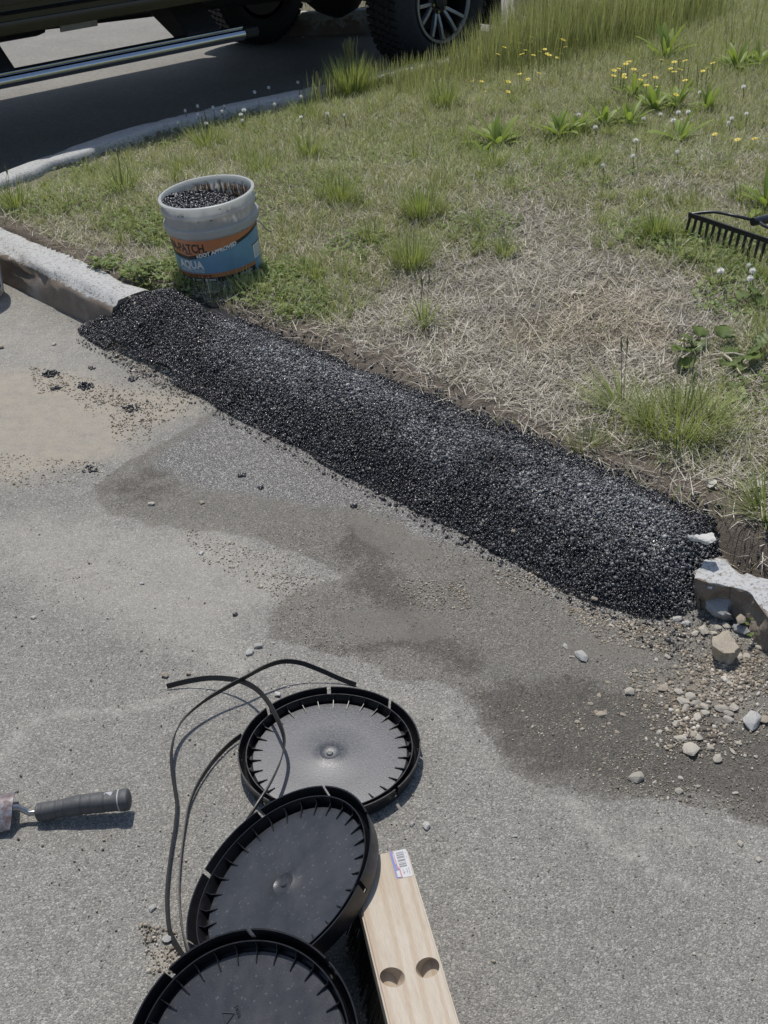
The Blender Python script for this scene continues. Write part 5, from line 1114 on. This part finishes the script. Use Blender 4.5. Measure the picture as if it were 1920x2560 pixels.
ob('windscreen', MB().add([(2.98, -.18, 1.30), (2.98, -1.8, 1.30), (2.30, -1.74, 1.84), (2.30, -.24, 1.84)], [(0, 1, 2, 3)]).mesh('windscreen'), M_GLASS, bod)
ob('bed_cover', MB().box((-.21, -.99, 1.33), (1.74, 1.74, .03)).mesh('bed_cover', bevel=.008), M_UNDER, bod)
ob('bumper', MB().box((-1.26, -.99, .66), (.18, 1.86, .2)).mesh('bumper', bevel=.03), M_UNDER, truck)
ob('bumper', MB().box((4.74, -.99, .68), (.16, 1.86, .24)).mesh('bumper', bevel=.03), M_CHROME, truck)
ob('tail_light', MB().box((-1.185, -.12, 1.1), (.03, .16, .34)).mesh('tail_light', bevel=.008), plain('red_lens', (.3, .01, .01), .2), truck)
ob('headlight', MB().box((4.62, -.22, 1.0), (.14, .34, .16)).mesh('headlight', bevel=.01), M_GLASS, truck)
# underbody
for y in (-.52, -1.44): ob('frame_rail', MB().box((1.8, y, .625), (5.4, .09, .11)).mesh('frame_rail', bevel=.008), M_UNDER, truck)
for x in (.62, 1.6, 2.7, 3.2): ob('cross_member', MB().box((x, -.98, .57), (.1, .9, .07)).mesh('cross_member', bevel=.006), M_UNDER, truck)
ax = ob('rear_axle', MB().tube([(0, -.2, .41), (0, -1.75, .41)], .048, 12).mesh('rear_axle', .8), M_UNDER, truck)
ob('differential', MB().tube([(-.17, -.98, .41), (-.12, -.98, .41), (0, -.98, .41), (.12, -.98, .41), (.24, -.98, .42)], [.08, .15, .175, .13, .06], 18).mesh('differential', .8), M_UNDER, ax)
ob('driveshaft', MB().tube([(.22, -.98, .43), (2.4, -.98, .52)], .04, 12).mesh('driveshaft', .8), M_UNDER, truck)
for y in (-.44, -1.52):
    ob('leaf_spring', MB().ribbon(smooth_path(np.array([(-.75, y, .56), (-.3, y, .45), (0, y, .43), (.35, y, .46), (.75, y, .54)]), .05), [(0, 1, 0)] * 200, .065, .035).mesh('leaf_spring'), M_UNDER, truck)
ob('fuel_tank', MB().box((1.55, -.74, .60), (.8, .32, .14)).mesh('fuel_tank', bevel=.04), M_UNDER, truck)
ob('muffler', MB().tube([(.7, -1.2, .56), (.75, -1.2, .56), (1.3, -1.2, .56), (1.35, -1.2, .56)], [.03, .10, .10, .03], 16).mesh('muffler', .8), plain('rusty_steel', (.14, .11, .09), .6, .4), truck)
ob('gearbox', MB().box((2.7, -.98, .56), (.9, .36, .18)).mesh('gearbox', bevel=.05), M_UNDER, truck)
ob('heat_shield', MB().box((2.25, -.50, .555), (.22, .01, .05)).mesh('heat_shield'), plain('bare_aluminium', (.38, .38, .37), .5, .6), truck)
for x in (-.02, 3.7): ob('wheel_well', MB().box((x, -.99, .80), (1.15, 1.15, .42)).mesh('wheel_well'), M_UNDER, truck)
for y in (-.16, -1.82): ob('shade_flap', MB().box((-.56, y, .42), (.012, .27, .46)).mesh('shade_flap', bevel=.003), M_UNDER, truck)  # dark sheets added to hide the sunlit road behind the rear tyres
ob('spare_tyre', MB().lathe([(.2, -.1), (.36, -.11), (.39, -.07), (.39, .07), (.36, .11), (.2, .1), (.2, -.1)], 40).mesh('spare_tyre', .6), M_TYRE, truck).location = (-.66, -.98, .60)
# running board
rbd = ob('running_board', MB().box((2.25, -.17, .435), (2.05, .11, .03), Matrix.Translation((.25, 0, 0))).mesh('running_board', bevel=.008), plain('ribbed_black_step', (.022, .024, .028), .5), truck)
x0r, x1r = 1.47, 3.52
ob('step_pad', MB().box((2.5, -.175, .4525), (1.95, .085, .006)).mesh('step_pad', bevel=.002), M_UNDER, rbd)
for k in range(6): ob('step_rib', MB().box((2.5, -.21 + k * .0135, .4575), (1.93, .006, .006)).mesh('step_rib'), M_UNDER, rbd)
ob('chrome_bar', MB().tube([(x0r + .03, -.105, .432), (x1r, -.105, .432)], .030, 16).mesh('chrome_bar', .8), M_CHROME, rbd)
ob('chrome_edge', MB().box((2.5, -.105, .466), (2.0, .018, .010)).mesh('chrome_edge', bevel=.003), M_CHROME, rbd)
ob('end_cap', MB().box((1.45, -.15, .435), (.10, .14, .05)).mesh('end_cap', bevel=.015), M_UNDER, rbd)
for x in (1.72, 2.95): ob('bracket', MB().prism([(-.48, .56), (-.48, .68), (-.38, .68), (-.15, .475), (-.15, .44), (-.26, .44)], 'x', x - .11, x + .11).mesh('bracket', bevel=.008), M_UNDER, rbd)
# wheels
WR, WW, RR = .41, .285, .232
def wheel_parts():
    p_ = {}
    prof = [(RR + .005, -WW / 2 + .02), (RR + .03, -WW / 2), (WR - .10, -WW / 2 - .004), (WR - .03, -WW / 2 + .012), (WR - .008, -WW / 2 + .035), (WR - .008, WW / 2 - .035), (WR - .03, WW / 2 - .012), (WR - .10, WW / 2 + .004), (RR + .03, WW / 2), (RR + .005, WW / 2 - .02)]
    b = MB().lathe(prof, 72)
    for k in range(54):
        a = 2 * math.pi * k / 54
        for row, (y0, y1) in enumerate(((-.125, -.07), (-.062, -.022), (-.018, .02), (.026, .066), (.072, .125))):
            aa = a + (row % 2) * math.pi / 54; M_ = Matrix.Rotation(aa, 4, 'Z') @ Matrix.Translation((WR - .006, 0, 0))
            b.box((0, 0, (y0 + y1) / 2), (.018, .032 if row in (0, 4) else .026, y1 - y0), M_ @ Matrix.Rotation(.25 * (1 if row % 2 else -1), 4, 'X'))
    p_['tyre'] = b.mesh('tyre', .6, doubles=False)
    p_['barrel'] = MB().lathe([(RR + .006, WW / 2 - .018), (RR + .006, WW / 2 - .008), (RR - .008, WW / 2 - .010), (RR - .014, WW / 2 - .05), (RR - .02, -WW / 2 + .02), (0, -WW / 2 + .03)], 64).mesh('barrel', .6)
    p_['rim_lip'] = MB().lathe([(RR + .008, WW / 2 - .012), (RR + .006, WW / 2 - .002), (RR - .010, WW / 2 - .004), (RR - .014, WW / 2 - .016)], 72).mesh('rim_lip', .6)
    p_['hub'] = MB().lathe([(.085, .04), (.085, .085), (.07, .098), (.045, .10), (.045, .112), (.036, .118), (0, .118)], 32).mesh('hub', .6)
    sp_m = MB()
    p0, p1 = np.array([.075, .0, .085]), np.array([RR - .012, .0, .122]); e = np.array([-.0, .0, 0])
    q0 = np.array([.075, .010, .086]); q1 = np.array([(RR - .014) * math.cos(.235), (RR - .014) * math.sin(.235), .125])
    sp_m.ribbon([q0, q0 * .5 + q1 * .5 + np.array([0, 0, .004]), q1], [(-.1, 1, 0)] * 3, .021, .026)
    p_['spoke'] = sp_m.mesh('spoke', bevel=.003)
    p_['disc'] = MB().lathe([(0, .0), (.165, .0), (.165, .02), (0, .02)], 40).mesh('brake_disc', .6)
    p_['lug_nut'] = MB().tube([(0, 0, .09), (0, 0, .108)], .010, 6).mesh('lug_nut')
    return p_
WP = wheel_parts()
spm = WP['spoke'].copy()
for v in spm.vertices: v.co.y = -v.co.y
spm.flip_normals()
def wheel(x, y, side, name='wheel'):
    h = ob(name, WP['tyre'], M_TYRE, truck); h.location = (x, y, WR); h.rotation_euler = (R(-90) if side > 0 else R(90), 0, 0)
    ob('barrel', WP['barrel'], M_RIMD, h); ob('rim_lip', WP['rim_lip'], M_ALLOY, h); ob('hub', WP['hub'], M_RIMD, h); ob('brake_disc', WP['disc'], M_RIMD, h)
    for k in range(6):
        a = 2 * math.pi * (k + .25) / 6
        for me in (WP['spoke'], spm): ob('spoke', me, M_ALLOY, h).rotation_euler = (0, 0, a)
        l_ = ob('lug_nut', WP['lug_nut'], M_CHROME, h); l_.location = (.06 * math.cos(a), .06 * math.sin(a), 0)
for x in (0, 3.7):
    wheel(x, -WW / 2, 1); wheel(x, -1.98 + WW / 2, -1)

# kerb and bank beyond the truck
fk = smooth_path([(-1.3, 11.5), (-1.0, 9.95), (-.75, 9.55), (-.35, 9.40), (.10, 9.46), (.45, 9.8), (.8, 10.6), (1.3, 12.5)][::-1], .05)
me = swept_kerb(fk[::-1], .16, 6); me.transform(Matrix.Translation((0, 0, -.03)))
o = ob('kerb', me, M_KERB, label='shaded kerb seen under the truck behind its rear axle', cat='kerb')
bx_, by_, bf = grid(np.linspace(-1.2, 7, 60), np.linspace(9.4, 14, 50))
fk2 = fk[::-1][::3]; dd = sdist(bx_, by_, fk2)
ob('far_bank', mesh_np('far_bank', np.stack([bx_, by_, np.where(dd > .06, .04 + .06 * sstep(.1, 1.5, dd) + .03 * fbm(bx_ * 3, by_ * 3, 3, 80), -.3)], 1), [bf], dict(green=np.full(len(bx_), .5), bare=np.full(len(bx_), .1)), smooth=True), M_SOIL, kind='structure')
n = 9000; x = rng.uniform(-1, 4, n); y = rng.uniform(9.5, 12, n); d = sdist(x, y, fk2); k = d > .2; x, y, d = x[k], y[k], d[k]; n = len(x); r_ = rng.random(n)
base = np.stack([x, y, .03 + .06 * sstep(.1, 1.5, d)], 1); c0 = mixc((.09, .11, .035), (.2, .19, .09), r_); c1 = mixc((.2, .23, .09), (.42, .39, .25), r_)
ob('bank_grass', mesh_np('bank_grass', *join_blades([blades(base, rng.uniform(.05, .14, n), rng.uniform(.003, .006, n), rng.uniform(0, 6.28, n), rng.uniform(.1, .9, n), rng.uniform(0, .6, n), c0, c1)])), M_GRASS, label='grass on the bank beyond the truck', cat='grass', kind='stuff')
